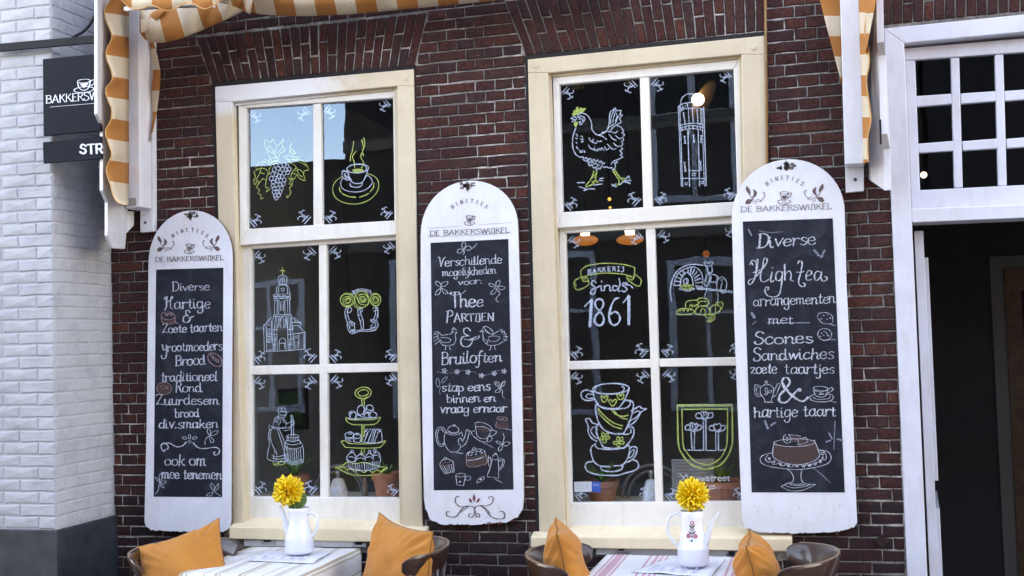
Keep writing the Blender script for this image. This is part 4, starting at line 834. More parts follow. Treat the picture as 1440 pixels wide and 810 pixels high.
pane_art('baker_drawing', w2, YL, (915, 310, 4.05), '''
b1.8 118 460 112 400 122 340 150 290 190 262 240 250 300 256 | b1.4 132 368 145 320 170 290 210 270 250 266 280 285 295 320 296 362
b1.8 132 370 168 368 | b1.8 138 345 170 350 | b1.8 148 322 174 335 | b1.8 164 302 184 322 | b1.8 182 286 196 308 | b1.8 212 272 214 300 | b1.8 232 270 226 300 | b1.8 250 278 236 306 | b1.8 266 290 240 320 | b1.8 278 308 250 330 | b1.8 286 330 252 342 | b1.8 290 352 254 356
b1.6 170 366 174 330 190 304 208 296 232 320 240 350 240 368 | b1.4 222 300 236 330 244 370 | b1.4 190 365 188 340 200 330 206 352 200 364 | b1.4 210 362 214 338 206 330
g1.5 168 372 200 366 244 372 | g1.5 172 380 200 374 238 382 | g1.5 180 388 210 392 240 384 | g1.5 190 368 204 386 | g1.5 214 368 220 388 | b1.2 165 378 200 395 250 385 | b1.2 160 390 210 402 250 390
b1.5 252 372 300 380 | bs1.3 262 382 470 404 | bs1.3 262 388 470 412 | b1.5 262 372 268 390 285 392 290 372
b1.5 304 240 318 236 330 244 344 234 354 242 348 256 352 290 | b1.5 304 240 308 256 320 262 326 290 340 300 352 290 | b1.5 320 262 348 258 | b1.4 330 298 336 308
b1.4 326 300 315 325 305 360 312 372 330 360 336 330 | b1.4 340 305 372 312 386 330 376 350 | b1.4 386 330 410 322 430 345 432 380 418 400 400 392 402 372 410 350 | b1.4 400 340 414 335 | b1.5 400 392 405 410 422 412 424 396 | b1.3 340 315 338 345 372 350 378 318 | b1.3 340 345 345 320 | b1.2 315 372 318 400 308 430 312 450 | b1.2 378 350 376 400 384 430 382 462
g1.6 146 520 165 505 200 500 235 506 248 518 235 532 190 536 155 534 146 520 | g1.4 160 505 166 520 174 505 | g1.4 182 502 188 518 196 502 | g1.4 205 502 212 518 218 504 | g1.4 226 506 232 516
g1.6 198 492 200 468 225 455 262 455 272 470 268 490 | g1.4 222 490 228 478 236 492 244 480 252 492 260 478 268 490 | g1.6 262 455 282 442 315 445 330 460 325 482 300 486 | g1.5 270 470 290 460 318 462
g1.6 254 532 258 505 280 490 318 490 336 506 334 532 300 536 254 532 | g1.5 282 530 290 505 305 505 312 530 | g1.6 340 495 365 480 392 488 396 510 370 530 342 532 340 495 | g1.5 365 480 370 505 368 530 | g1.6 380 488 385 468 408 466 410 490 396 510 | g1.5 372 470 384 466 | g1.6 308 540 330 535 355 545 366 540 362 562 340 578 322 570 345 565 350 555 325 556 310 545''', 1.3, 'blue white baker at an oven with green loaves')
pane_art('stacked_cups_drawing', w2, YL, (790, 515, 4.05), '''
be2.2 280 128 104 30 -2 | b1.8 196 118 188 138 205 152 250 158 300 155 345 145 356 125 340 114 | b2.2 176 130 185 180 205 215 225 232 270 240 320 238 350 205 370 165 384 128
b2.2 178 148 140 135 112 150 115 180 140 195 175 192 190 185 | b1.8 178 160 150 158 138 172 155 184 182 180
g2 228 180 224 170 236 170 242 182 250 170 262 172 258 190 240 206 224 185 | g2 270 205 268 194 282 192 290 204 300 190 312 194 304 214 288 226 272 208 | g2 316 172 316 160 328 162 334 172 342 158 352 162 350 180 334 192 318 178
b2.2 205 212 192 235 200 290 215 330 245 365 300 385 350 382 370 350 395 290 408 230 404 205 385 194 355 196 | b1.8 356 240 380 230 392 205 378 198 | b2.2 200 215 240 240 300 245 350 240
g1.8 204 238 240 280 290 320 345 340 | g1.8 206 262 240 300 290 340 340 356 | g1.8 282 250 310 275 350 285 380 278 | g1.8 296 250 325 285 360 300 374 300
b2.2 396 256 420 240 445 228 455 240 482 242 450 262 430 300 405 325 372 340 | b1.8 408 268 430 255 445 262 425 290 410 300 380 316
b2.2 208 330 195 355 205 400 235 460 | b2.2 370 350 400 345 412 370 400 410 370 450 350 470 | b1.8 320 382 370 388 395 375 390 355 | b2.2 235 462 290 468 345 466
b2.2 208 332 175 322 160 300 150 298 136 305 152 345 150 375 170 410 200 428 | b1.8 180 345 198 345 | b1.8 180 345 165 370 190 405 205 412 | b1.8 200 352 196 385
gc1.7 228 382 238 378 244 398 232 400 | gc1.7 250 388 262 380 264 395 248 402 | gc1.7 250 404 270 402 268 416 252 412 | gc1.7 240 412 254 428 242 438 234 424 | gc1.7 236 408 224 422 218 410 230 400 | gc1.7 312 410 322 400 330 418 320 425 | gc1.7 330 418 344 404 350 416 336 426 | gc1.7 332 430 354 430 350 444 332 440 | gc1.7 322 436 330 456 316 458 314 440 | gc1.7 318 430 296 430 296 442 312 442
b2.2 194 440 168 462 168 500 185 545 220 568 275 572 | b2.2 294 568 345 562 372 530 386 490 384 455 370 445 | b1.8 190 445 200 465 240 472 300 474 360 462 376 450
b2.2 386 470 405 458 428 466 424 500 400 530 378 545 366 540 | b1.8 392 490 408 476 414 485 402 510 384 522 380 505 392 490
b2.2 180 542 145 548 134 570 150 600 210 618 310 622 350 612 420 590 438 565 425 540 395 532 | b2.2 222 568 228 590 270 600 320 596 345 580 344 560''', 1.7, 'stack of four blue white teacups with green hearts and flowers')
ink = Ink(YL, (915, 510, 4.05), 1.6)
ink.draw('''
gs2.4 152 242 464 240 | g2.4 152 242 158 460 180 520 225 575 290 604 340 602 400 580 440 530 460 480 466 440 464 240 | gs2 178 266 438 264 | g2 178 266 184 460 205 510 250 560 310 580 350 575 400 540 430 480 436 440 438 264 | gs1 160 250 456 248
bs1.6 208 498 240 498 | bs1.6 250 500 305 498 | bs1.6 316 500 376 500 | bs1.6 386 500 424 496
bs1.6 230 400 236 496 | bs1.8 250 396 248 496 | bs1.6 300 325 302 498 | bs1.8 314 325 316 498 | bs1.6 370 400 372 498 | bs1.8 386 398 386 498
b1.8 232 400 228 385 200 382 198 365 212 354 226 364 222 380 240 392 260 378 268 360 284 356 290 368 280 382 256 390 250 400 | b1.8 224 362 228 344 242 344 250 352 262 346 270 362 | b1.4 230 376 240 384 256 374 | b1.4 236 350 240 370 | b1.4 256 352 252 372
b1.8 300 325 294 318 262 315 258 298 270 286 288 294 292 310 308 322 326 310 330 292 346 284 356 298 346 312 320 318 314 326 | b1.8 284 288 296 276 306 286 316 278 330 290 | b1.4 292 306 308 318 324 306 | b1.4 300 284 304 302 | b1.4 318 286 316 302
b1.8 372 400 366 388 336 384 334 368 348 358 360 366 362 382 378 394 398 380 402 362 418 358 426 370 416 384 392 392 388 400 | b1.8 356 362 366 348 376 354 392 346 402 362 | b1.4 364 378 380 388 396 376
a1.3 162 632 190 655 | a1.3 182 665 196 645 205 640 215 668''')
write(ink, 'newstreet', 970, 677, 1027, 676, 5.2, 1.3, 'a', .2)
write(ink, '25', 996, 688, 1006, 687, 3.2, 1.2, 'a', 0)
ink.build('shield_drawing', w2, 'green shield with three blue white trees above white lettering')
# blue and white sticker in the lower left pane of the right window
ink = Ink(YL-.001, (0, 0, 1), .5); ink.draw('asf 807.5 677.5 832 677 832 691.5 807.5 692'); ink.d['blue_print'] = ([at(x, y, YL-.0008) for x, y in ((832, 677.5), (844.5, 677.5), (844.5, 692.5), (832, 691.8))], [(0, 1, 2, 3)])
ink.draw('b.5 810 681 822 681 | b.5 810 684 820 684 | b.5 810 687 822 687 | bs.8 824 681 828 681 826 687 824 681 | as.5 834 681 842 681 | as.5 834 683 842 683'); ink.build('sticker', w2)
# the scroll motif in every pane corner
MOTIF = 'bs1.8 3 15 15 2 | bs1.8 6.5 18 18.5 6 | b1.5 8 12.5 14 17 | b1.5 11 14 17 8.4 | b1.4 15 12 14 16 19 18 20 23 17 27 14 26 | b1.4 16 14 20 16 24 15 27 12 25 9 | b1.6 17 17 20 21 24 24 | b1.3 24 24 21 25 | b1.3 24 24 25 21'
def motifs(name, panes, Y, parent, skip=()):
    for pi, p in enumerate(panes):
        for ci in range(4):
            if (pi, ci) in skip: continue
            cx, cy = p[ci]; sx = 1 if ci in (0, 3) else -1; sy = 1 if ci < 2 else -1; k = .72+.06*math.sin(pi*3+ci)
            ink = Ink(Y, (0, 0, 1), 1.2)
            for part in MOTIF.split('|'):
                tk = part.split(); v = [float(a) for a in tk[1:]]; w = float(''.join(c for c in tk[0] if not c.isalpha()))*.9
                P = [(cx+sx*(v[i]*k+1.0), cy+sy*(v[i+1]*k+1.0)) for i in range(0, len(v), 2)]
                ink.line('b', catmull(P, False, 3) if 's' not in tk[0] else P, w)
            ink.build(name, parent)
motifs('corner_scroll_drawing', [[(346, 152), (440, 147.5), (440.5, 317.5), (347, 322)], [(451, 146), (552.5, 137.5), (554.5, 310), (453, 316.5)]], YU, w1)
motifs('corner_scroll_drawing', [[(352.5, 350), (448, 344), (449, 512.5), (352.5, 514.5)], [(459, 343), (558.5, 337.5), (561, 510.5), (460, 512)], [(353, 527), (449, 525.5), (450, 698.5), (353.5, 698.5)], [(461, 524.5), (561.5, 522.5), (563.5, 700), (461, 699)]], YL, w1)
motifs('corner_scroll_drawing', [[(786.5, 119), (899.5, 108.5), (904.5, 292.5), (791, 298.5)], [(912.5, 107.5), (1031.5, 97), (1037, 283.5), (917.5, 290.5)]], YU, w2)
motifs('corner_scroll_drawing', [[(795, 328), (908, 322), (915, 505), (798.5, 508)], [(921, 320.5), (1039, 314), (1045, 502), (927, 504.5)], [(799, 520), (917, 517), (921.5, 706.5), (804, 707)], [(928.5, 516), (1046, 514), (1050, 705), (932, 706.5)]], YL, w2)
# ---------------------------------------------------------------- the three menu boards
def ell_arc(cx, cy, rx, ry, n=22, tilt=0):
    return [(cx-rx*math.cos(math.pi*i/n), cy-ry*math.sin(math.pi*i/n)**.92+tilt*(i/n-.5)) for i in range(n+1)]
def board(lab, outline, panel, hole, yf, chips):
    c = at(*hole, yf); root = empty('menu_board', (c.x, yf+.03, at(hole[0], 745, yf).z), lab, 'menu board', 'menu boards hung on the cafe front')
    rr = random.Random(int(hole[0]))
    L = []
    for i, p in enumerate(outline):
        q = outline[(i+1) % len(outline)]; L.append(p)
        n = int(math.hypot(q[0]-p[0], q[1]-p[1])/3.0)
        if chips(p, q):
            for j in range(1, n): L.append((p[0]+(q[0]-p[0])*j/n+rr.uniform(-.5, .5), p[1]+(q[1]-p[1])*j/n+rr.choice((0, 0, -.6, -1.3, .3))))
    slab('board_back', outline, yf+.004, yf+.026, G['raw_wood'], root, .002)
    slab('painted_face', L, yf, yf+.004, G['board_paint'], root, .001)
    slab('chalk_panel', panel, yf-.0012, yf+.0005, G['chalkboard'], root, 0)
    h = at(*hole, yf)
    mp_ = MB()
    for (ox, oz, rx_, rz_) in [(0, 0, .010, .020)]+[(rr.uniform(-.038, .038), rr.uniform(-.012, .016), rr.uniform(.003, .011), rr.uniform(.003, .009)) for _ in range(13)]:
        ring = [h+Vector((ox+rx_*math.cos(a*.698)*(1+.5*rr.random()), -.0008, oz+rz_*math.sin(a*.698)*(1+.5*rr.random()))) for a in range(9)]
        mp_.prism(ring, (0, .0004, 0))
    mp_.build('worn_patch', G['worn_grey'], root)
    MB().prism([h+Vector((.0065*math.cos(a*.698), -.0016, .013*math.sin(a*.698)-.003)) for a in range(9)], (0, .0005, 0)).build('hole', G['rust'], root)
    mp_ = MB(); n_ = 0                                      # knocks and bare specks in the paint
    while n_ < 26:
        px, py = rr.uniform(outline[0][0], outline[22][0]), rr.choice((rr.uniform(702, 742), rr.uniform(hole[1]+20, 740)))
        if not inside(outline, px, py) or inside(panel, px, py) or any(not inside(outline, px+a, py+b) for a, b in ((4, 0), (-4, 0), (0, 4), (0, -4))) or py < hole[1]+85: n_ += .2; continue
        n_ += 1; q = at(px, py, yf-.0003); a_, b_ = rr.uniform(.0006, .0022), rr.uniform(.0006, .004)
        mp_.add([q+Vector((-a_, 0, 0)), q+Vector((0, 0, -b_)), q+Vector((a_, 0, 0)), q+Vector((a_*.3, 0, b_))], [(0, 1, 2, 3)])
    mp_.build('paint_specks', G['worn_grey'], root, fix=False)
    MB().tube([h+Vector((0, -.001, .012)), h+Vector((0, -.012, .006)), h+Vector((0, -.012, -.006)), h+Vector((0, .01, -.01))], .0035, 6).build('hook', G['black_iron'], root, smooth=True)
    return root
YB = -.040
b1 = board('leftmost narrow arched chalkboard listing Diverse Hartige and Zoete taarten',
    ell_arc(267.8, 368, 59.2, 72, 22, -10)+[(327, 400), (325.5, 600), (325, 733), (322, 743), (313, 748.5), (262, 748), (212, 746), (205, 741), (203, 733), (206, 600), (208.5, 400)],
    [(219.5, 379), (314, 376.5), (312.3, 699), (216, 698.5)], (268, 303), YB, lambda p, q: p[1] > 725 and q[1] > 725)
b2 = board('middle arched chalkboard between the windows advertising Thee Partijen and Bruiloften',
    ell_arc(660, 326, 68.5, 72, 22, -10)+[(731, 400), (735, 600), (736.5, 700), (735, 716), (728, 728), (712, 735), (665, 738.5), (622, 738), (605, 731), (598, 715), (596, 700), (594, 600), (591.5, 400)],
    [(605.5, 341.5), (714.7, 336), (722, 688.5), (610, 689.5)], (657.5, 262), YB, lambda p, q: p[1] > 706 and q[1] > 706)
b3 = board('rightmost wide arched chalkboard advertising Hightea, with a cake on a stand',
    ell_arc(1108.5, 305, 79.5, 81, 24, -8)+[(1190.5, 400), (1200, 590), (1203, 680), (1205.5, 735), (1201, 742), (1180, 748), (1120, 750.5), (1070, 749), (1048, 743), (1043.5, 733), (1039, 620), (1032.5, 450), (1030, 340)],
    [(1044.5, 311.5), (1171, 307), (1188, 692.5), (1057, 692.5)], (1106, 234), YB, lambda p, q: p[1] > 725 and q[1] > 725)
YI = YB-.0022
def printed(root, cx, yarc, r, name_l, name_r, ybase, dy, cup, orn=None, rule=None, k=1.0):
    ink = Ink(YI, (0, 0, 1), .8, .3)
    write_arc(ink, 'NINETIES', cx, yarc, r, -38, 38, 5.6*k, .8)
    write(ink, 'DE BAKKERSW', name_l, ybase, name_l+(name_r-name_l)*.735, ybase+dy*.735, 5.0*k, .9, 'k', 0, .9)
    write(ink, 'iQKEL', name_l+(name_r-name_l)*.74, ybase+dy*.74, name_r, ybase+dy, 5.3*k, .9, 'k', 0, .7)
    x, y, s = cup; s *= .86; ink.o = (x, y-1.8, 1/s)
    ink.draw('k1 -6 -8 -3 3 0 6 4 3 8 -8 | ke1 1 -8 7.4 2.2 | kf -3.6 -3 4.8 -3 .6 4.5 | k1.1 8 -6 12.5 -8 12 -3 5.5 2 | k1.1 -5 4 -10 6 -8 10 0 12 8 10 12 6.5 8 4.6 | k.8 -3 8 1 9 6 7.6')
    ink.o = (0, 0, 1)
    if orn:
        for (x, y, s, f) in orn:
            ink.o = (x, y, 1)
            def m(t): return ' | '.join(a.split()[0]+' '+' '.join('%g' % (float(v)*(s*f if i % 2 == 0 else s)) for i, v in enumerate(a.split()[1:])) for a in t.split('|'))
            ink.draw(m('k.9 -7 -4 -4 1 0 4 5 6 9 4 13 -1 12.5 -6 10.5 -5 | kf -7 -4 -11 -9 -10 -14 -7 -11 -5 -6 -6 -3 | kf -3 1 -1 -4 -1.5 -10 3 -6 2 -2 -2 1.5 | kf -4 3 -9 3 -12 8 -7 9 -3 5 -2 3 | k.7 2 3 6 3 9 6 | k.6 -1 6 1 9 3 7'))
        ink.o = (0, 0, 1)
    if rule: ink.draw(rule)
    return ink
ink = printed(b1, 267, 362, 36.5, 218, 314, 368.2, -2.6, (265.5, 351, .72), [(232, 345, .95, 1), (298, 344, .95, -1)], None, .86); ink.build('printed_logo', b1)
ink = printed(b2, 660, 321, 36, 604, 716, 331.5, -4.5, (659.5, 311, .76), None, 'k.6 602 321 646 318 | k.6 673 316 719 313 | k.6 601 333 660 331 719 327.5', .92); ink.build('printed_logo', b2)
ink = printed(b3, 1103.5, 290, 37.5, 1041, 1169.5, 298.2, -4.4, (1102, 279.5, .95), [(1061, 277, 1.1, 1), (1146, 274, 1.1, -1)]); ink.build('printed_logo', b3)
ink = Ink(YI, (590, 580, 5.06), .9, .3)
ink.draw('''k1.4 282 602 268 596 256 610 255 640 280 665 310 670 345 664 380 672 392 700 | k1.4 392 690 400 670 430 662 470 664 508 650 524 620 518 600 498 600 492 610
k1.6 350 668 320 672 290 700 260 740 215 742 190 730 196 706 212 708 | k1 290 712 320 690 345 672 | k1.6 430 666 460 680 490 720 515 745 560 758 600 752 606 725 590 702 572 706 | k1 448 668 480 690 500 718
k1.4 392 700 380 740 355 745 348 728 365 720 | k1.4 396 700 404 740 425 742 424 722 408 720
rf 386 576 396 606 388 636 378 606 | rf 350 610 366 618 372 642 356 636 | rf 430 608 414 618 404 642 422 634 | r1.6 480 790 500 782 512 800 | r1.4 560 795 575 778 582 800 | r1.4 655 780 668 766 680 772''')
ink.build('painted_flourish', b2)
class B:
    def __init__(s, root, x0, y0, sc): s.a = (x0, y0, sc); s.L = []
    def draw(s, txt): s.L += [l for l in txt.strip().split('\n') if l.strip()]
    def build(s, name, root):
        for l in s.L: Ink(YI, s.a, .9, .25).draw(l).build(name, root)
def words(root, t_, jit, capk):
    txt, x0, y0, x1, y1, xh, w = t_; tot = sum(GL[c][0] for c in txt); pen = 0
    for wd in txt.split(' '):
        a = sum(GL[c][0] for c in wd); f0, f1 = pen/tot, (pen+a)/tot; pen += a+GL[' '][0]
        ink = Ink(YI, (0, 0, 1), 1, .45); write(ink, wd, x0+(x1-x0)*f0, y0+(y1-y0)*f0, x0+(x1-x0)*f1, y0+(y1-y0)*f1, xh, w, 'w', jit, capk=capk); ink.build('chalk_word', root)
# board 1
ink = Ink(YI, (0, 0, 1), 1, .45); ctx = ink
for t_ in (('Diverse', 242, 409, 295, 408.5, 7.2, 1.3), ('Hartige', 231, 434.5, 296, 433, 9.2, 1.6), ('&', 256, 453.5, 270, 453, 10.3, 1.7), ('Zoete taarten', 228, 468.5, 313, 465.5, 7.4, 1.4),
           ('Grootmoeders', 227, 494.5, 313, 492.5, 8, 1.4), ('Brood', 246, 514.5, 289, 513, 8.6, 1.6), ('traditioneel', 226, 536.5, 306, 535.5, 8, 1.5), ('Rond', 246, 551.5, 284, 551, 7.8, 1.4),
           ('Zuurdesem', 219, 569.5, 308, 569, 8, 1.5), ('brood', 246, 587, 280, 586.5, 7.4, 1.4), ('div.smaken', 223, 602.5, 307, 601.5, 8, 1.5), ('ook om', 231, 654.5, 290, 654.5, 9, 1.7), ('mee tenemen', 227, 672.5, 312, 674, 8.4, 1.7)):
    words(b1, t_, .25, 1.22)
ink = B(b1, 210, 375, 4.767); ink.draw('''
pe 126 330 46 26 6 | n 80 340 84 365 | nf 86 345 125 356 168 345 160 378 120 384 90 372 | p 80 338 85 370 110 384 150 382 172 366 172 340 | p 105 315 118 325 130 312 145 325 158 318 | p.9 168 368 195 382 | pe.9 118 322 8 6 | pe.9 148 320 8 6
pe1.1 440 624 56 36 42 | pe.9 420 600 13 7 50 | pe.9 436 618 13 7 50 | pe.9 456 630 13 7 50''')
ink.build('chalk_drawing', b1)
ink = B(b1, 210, 540, 4.767); ink.draw('''
nef 100 30 48 40 | pe.8 100 30 50 42 | p.7 70 20 100 10 130 25 | p.7 85 35 110 25 125 38
w1.7 102 440 122 436 125 415 100 395 80 410 85 440 105 452 | w1.7 85 405 130 395 180 420 220 415 248 388 | w1.7 292 394 330 428 380 432 440 424 470 440 462 470 440 476 430 462 445 456
we 236 362 15 8 20 | we 270 354 8 15 | we 304 362 15 8 -20 | we 270 388 9 9
w 372 404 378 370 405 345 | wc 405 345 388 320 392 300 408 310 410 330 | wc 410 340 430 318 460 315 450 335 425 345 | wc 405 350 430 375 425 395 410 385
w 38 740 60 710 68 650 | wc 68 655 45 640 38 625 60 635 | wc 70 650 66 620 78 600 86 625 | wc 72 655 95 650 115 655 95 668 | wc 68 660 90 680 100 695 80 690
w 478 752 440 725 430 715 | wc 432 715 412 690 415 665 435 690 | wc 436 715 445 690 465 668 460 700 | wc 425 725 395 735 385 750 415 748''')
ink.build('chalk_drawing', b1)
# board 2
ink = Ink(YI, (0, 0, 1), 1, .45)
for t_ in (('Verschillende', 615, 375, 706, 370, 7.4, 1.4), ('mogelijkheden', 622, 388.5, 698, 384.5, 6.6, 1.1), ('voor:', 644, 400.5, 678, 399, 5, 1.2), ('Thee', 634, 433, 680, 431, 11, 2.0),
           ('P', 626, 454, 637, 453.4, 9.0, 1.7), ('ARTIJEN', 638, 453, 695, 450.5, 6.9, 1.6), ('&', 646, 488, 668, 487, 18.5, 2.1), ('Bruiloften', 620, 513, 706, 508, 9.6, 1.7), ('stap eens', 621, 551, 690, 549, 7.7, 1.6), ('binnen en', 628, 566.5, 697, 564.5, 7, 1.6), ('vraag ernaar', 619, 581, 713, 579, 7.3, 1.6)):
    words(b2, t_, .25, 1.22)
ink = B(b2, 600, 330, 4.764); ink.draw('''
wc 248 95 235 70 250 48 262 70 | wc 245 100 215 98 205 115 225 124 | wc 252 95 280 75 300 90 280 105 | w 300 95 320 80 336 60 | w 246 100 252 120 242 135
wc 95 350 65 335 62 312 90 325 | wc 100 345 105 322 142 315 130 340 | wc 92 362 65 380 60 405 85 395 | wc 102 360 130 375 142 395 115 392 | w 135 385 180 405 235 395 262 370 | we.8 97 354 4 4
wc 462 350 425 345 420 325 450 335 | wc 468 345 465 320 490 305 488 335 | wc 475 352 505 345 525 355 500 370 | wc 465 358 440 375 430 400 460 390 | w 470 368 490 395 470 420 465 440 480 450
w 200 640 186 628 178 618 185 635 170 630 172 645 160 665 130 670 105 675 78 652 | w 52 655 70 648 82 665 | w 48 670 62 662 80 680 | w 46 695 62 680 82 695 | w 50 715 68 700 85 705 | w 55 735 75 720 90 712 | w 90 720 110 740 150 742 180 735 195 705 192 670 200 650 | w 88 690 130 690 160 700 150 720 110 722 90 705 | we.8 176 652 4 4 | w 128 742 126 768 118 770 | w 150 742 158 766 164 768 | w 195 655 204 658
w1.2 250 700 300 705 330 700 350 690 352 678 342 684
w 372 640 385 615 415 622 440 645 445 668 420 660 400 640 | w 385 620 400 650 420 665 | w 372 640 358 650 375 655 378 690 385 715 410 738 440 742 480 735 515 715 | w 440 672 465 655 490 640 | w 490 640 505 636 500 652 | w 500 655 520 645 518 662 | w 510 668 532 662 522 680 | w 512 685 540 682 528 695 | w 508 700 538 705 520 712 | w 412 690 430 680 470 680 490 690 470 712 430 715 412 700 | we.8 380 648 4 4 | w 430 742 428 768 418 772 | w 455 742 458 766 464 770 | w 385 700 410 715 400 730''')
ink.build('chalk_drawing', b2)
ink = B(b2, 600, 490, 6.23)
fl = []
for x, y in ((155, 195), (266, 205), (362, 208), (480, 238), (592, 218), (678, 200)):
    for a in range(5): fl.append('we.8 %g %g 9 6 %g' % (x+13*math.cos(a*1.256), y+13*math.sin(a*1.256), a*72))
for i in range(44):
    x = 95+i*14; y = 205+14*math.sin(i*.28)+ (14 if 24 < i < 36 else 0); fl.append('w.7 %g %g %g %g' % (x, y, x+5, y+1))
ink.draw(' | '.join(fl)+'''
de1.2 98 300 15 40 -8 | de1.2 155 275 12 34 40 | d 120 400 112 370 128 330
wc 645 345 605 320 600 290 632 300 | wc 650 335 660 300 685 285 680 320 | wc 640 350 605 370 600 385 640 380 | w 650 350 665 375 662 410 682 440 | w.7 610 300 640 340 | w.7 675 295 650 330
nf 612 645 660 652 712 650 712 700 655 696 610 685 | p.8 612 640 608 685 655 700 710 702 | pe.8 662 615 46 18 8 | w.7 640 612 660 620 680 610 | d2 690 706 745 715''')
ink.build('chalk_drawing', b2)
ink = B(b2, 600, 590, 8.1); ink.draw('''
w.9 215 150 200 200 205 270 240 340 290 370 350 360 385 320 | w.9 400 150 410 190 | w.9 218 130 240 160 300 176 360 168 400 140 | w 240 118 250 90 290 72 330 75 360 100 365 122 | w.9 235 125 290 150 350 142 372 120 | we 312 66 12 10 | w.9 245 140 300 158 370 142
w 225 150 200 105 165 85 125 95 105 150 110 230 140 295 175 305 200 280 200 240 | w.8 200 150 170 110 140 115 122 170 128 230 150 275 180 285 190 260
w 385 320 430 290 460 240 480 170 498 125 480 135 460 110 450 130 435 190 410 240 385 210 362 230 365 270 390 305 | w.8 400 230 415 250 | d2.5 330 372 410 388
w 552 60 560 35 620 32 690 55 735 90 745 120 | w.9 555 70 580 80 640 80 700 105 735 135 | nf 575 90 640 88 690 110 712 140 640 135 590 115 | w 555 75 565 140 575 180 620 215 680 215 710 180 730 150 | w 720 140 750 120 795 140 760 180 720 185 715 160 | w.9 555 130 515 135 515 165 550 205 575 205 | w.9 550 205 600 240 660 255 730 245 745 210 720 190 700 200 690 240 | d2 640 260 760 320
w 870 160 882 200 865 280 | wc 865 285 820 275 790 250 830 250 | wc 870 285 900 255 950 265 910 300 | wc 860 295 820 320 825 360 860 330
nf 455 430 560 420 660 390 680 490 560 535 460 520 | p.9 450 400 455 500 470 530 530 540 620 520 688 490 660 370 | w.9 450 400 480 370 530 350 600 335 650 350 665 375 | w1.4 460 466 560 455 650 425 | we 542 338 20 17 | w1.6 470 385 490 375 | w1.6 510 380 530 372 | w1.6 560 375 580 360 | w1.6 600 370 620 352 | w1.6 620 385 640 372 | w1.6 500 410 520 402 | w1.6 470 410 480 400 | w1.6 550 395 570 398 | w 665 375 690 470
w 150 510 170 470 210 450 260 455 300 480 305 510 | p.9 145 520 180 530 240 520 305 505 | w 150 520 180 580 215 620 | w 305 510 312 600 | w.9 215 620 260 605 312 600 | w.8 175 540 225 610 | w.8 200 535 240 605 | w.8 225 530 255 605 | w.8 250 525 275 602 | w.8 280 515 295 600 | we.9 212 445 18 14 | p1.2 180 510 190 505 | p1.2 205 490 215 485 | p1.2 235 495 245 490 | p1.2 260 480 268 474
w 750 450 790 460 815 440 | w 750 430 760 405 790 395 810 415 815 440 | we 785 388 9 9 | w 748 450 720 560 690 645 740 655 815 670 | w 815 450 820 560 818 668 | w 815 460 850 445 885 470 870 530 820 585 | w.9 820 480 850 465 865 480 855 520 820 560 | w 705 410 700 470 715 540 | w.9 725 430 735 480 728 530 | w.9 700 415 715 440 725 425 | d2.5 780 680 860 720
w 330 630 360 615 420 615 445 635 | w.9 330 640 380 655 440 645 | w 332 640 345 740 | w 442 645 420 750 | w.9 345 742 385 750 420 755 | nf 345 640 385 635 430 640 385 652 | we2 380 708 5 5 | de1.5 472 668 30 24 -20
wc 575 720 590 680 655 650 640 690 | we1.6 618 680 5 5''')
ink.build('chalk_drawing', b2)
# board 3
ink = Ink(YI, (0, 0, 1), 1, .45)
for t_ in (('Diverse', 1065, 349, 1148, 343.5, 10.3, 1.9), ('arrangementen', 1059, 431, 1175, 426, 9, 1.4), ('met', 1080, 456, 1116, 455, 8.2, 1.3),
           ('Scones', 1060, 484, 1144, 482, 9.4, 1.9), ('Sandwiches', 1059, 507, 1173, 504, 9.4, 1.6), ('zoete', 1055, 525.5, 1093, 525, 8.8, 1.7), ('taartjes', 1103, 526, 1174, 525.5, 8.8, 1.5), ('hartige', 1060, 587, 1122, 586, 9.6, 1.6), ('taart', 1129, 586, 1176, 585, 9.8, 1.7)):
    words(b3, t_, .3, 1.25)
ink = Ink(YI, (1040, 310, 4.765), 1, .45)
ink.draw('''w1.6 70 295 85 268 110 280 112 330 95 400 70 430 58 415 72 395 100 385 150 330 178 290 186 265 176 252 162 262 155 310 140 370 145 405 170 410 195 395 | w1.4 112 270 122 262 118 320 100 400 | w1.4 90 350 140 330 172 300 | w1.4 80 280 90 300
w1.8 218 345 208 395 214 412 232 400 | w1.4 215 318 226 314 | w1.7 288 350 262 340 244 362 246 398 268 402 286 370 | w1.7 288 345 282 420 268 490 235 512 190 505 170 475 178 448 196 450 190 465
w1.8 302 295 304 400 | w1.6 306 360 330 338 346 360 342 400 362 405 | w1.8 390 290 400 272 418 280 412 340 395 410 412 442 436 440 436 420 424 420 | w1.5 378 345 410 348 432 340
w1.6 444 375 480 360 478 338 458 340 446 370 452 400 485 395 | w1.6 548 350 520 340 502 365 508 398 530 395 548 360 | w1.8 550 345 546 385 560 408 584 396 582 378 568 378''')
ink.build('chalk_word', b3)
ink = Ink(YI, (1040, 450, 5.0625), 1, .45)
ink.draw('''w2.6 345 505 318 470 302 440 318 412 345 415 358 445 335 480 290 530 278 565 300 590 340 580 380 535 415 495 432 490 430 505 412 505 | w3.4 302 440 320 480 370 535 430 575 460 575 486 552 | w3 320 500 285 540 285 575 315 590''')
ink.build('ampersand', b3)
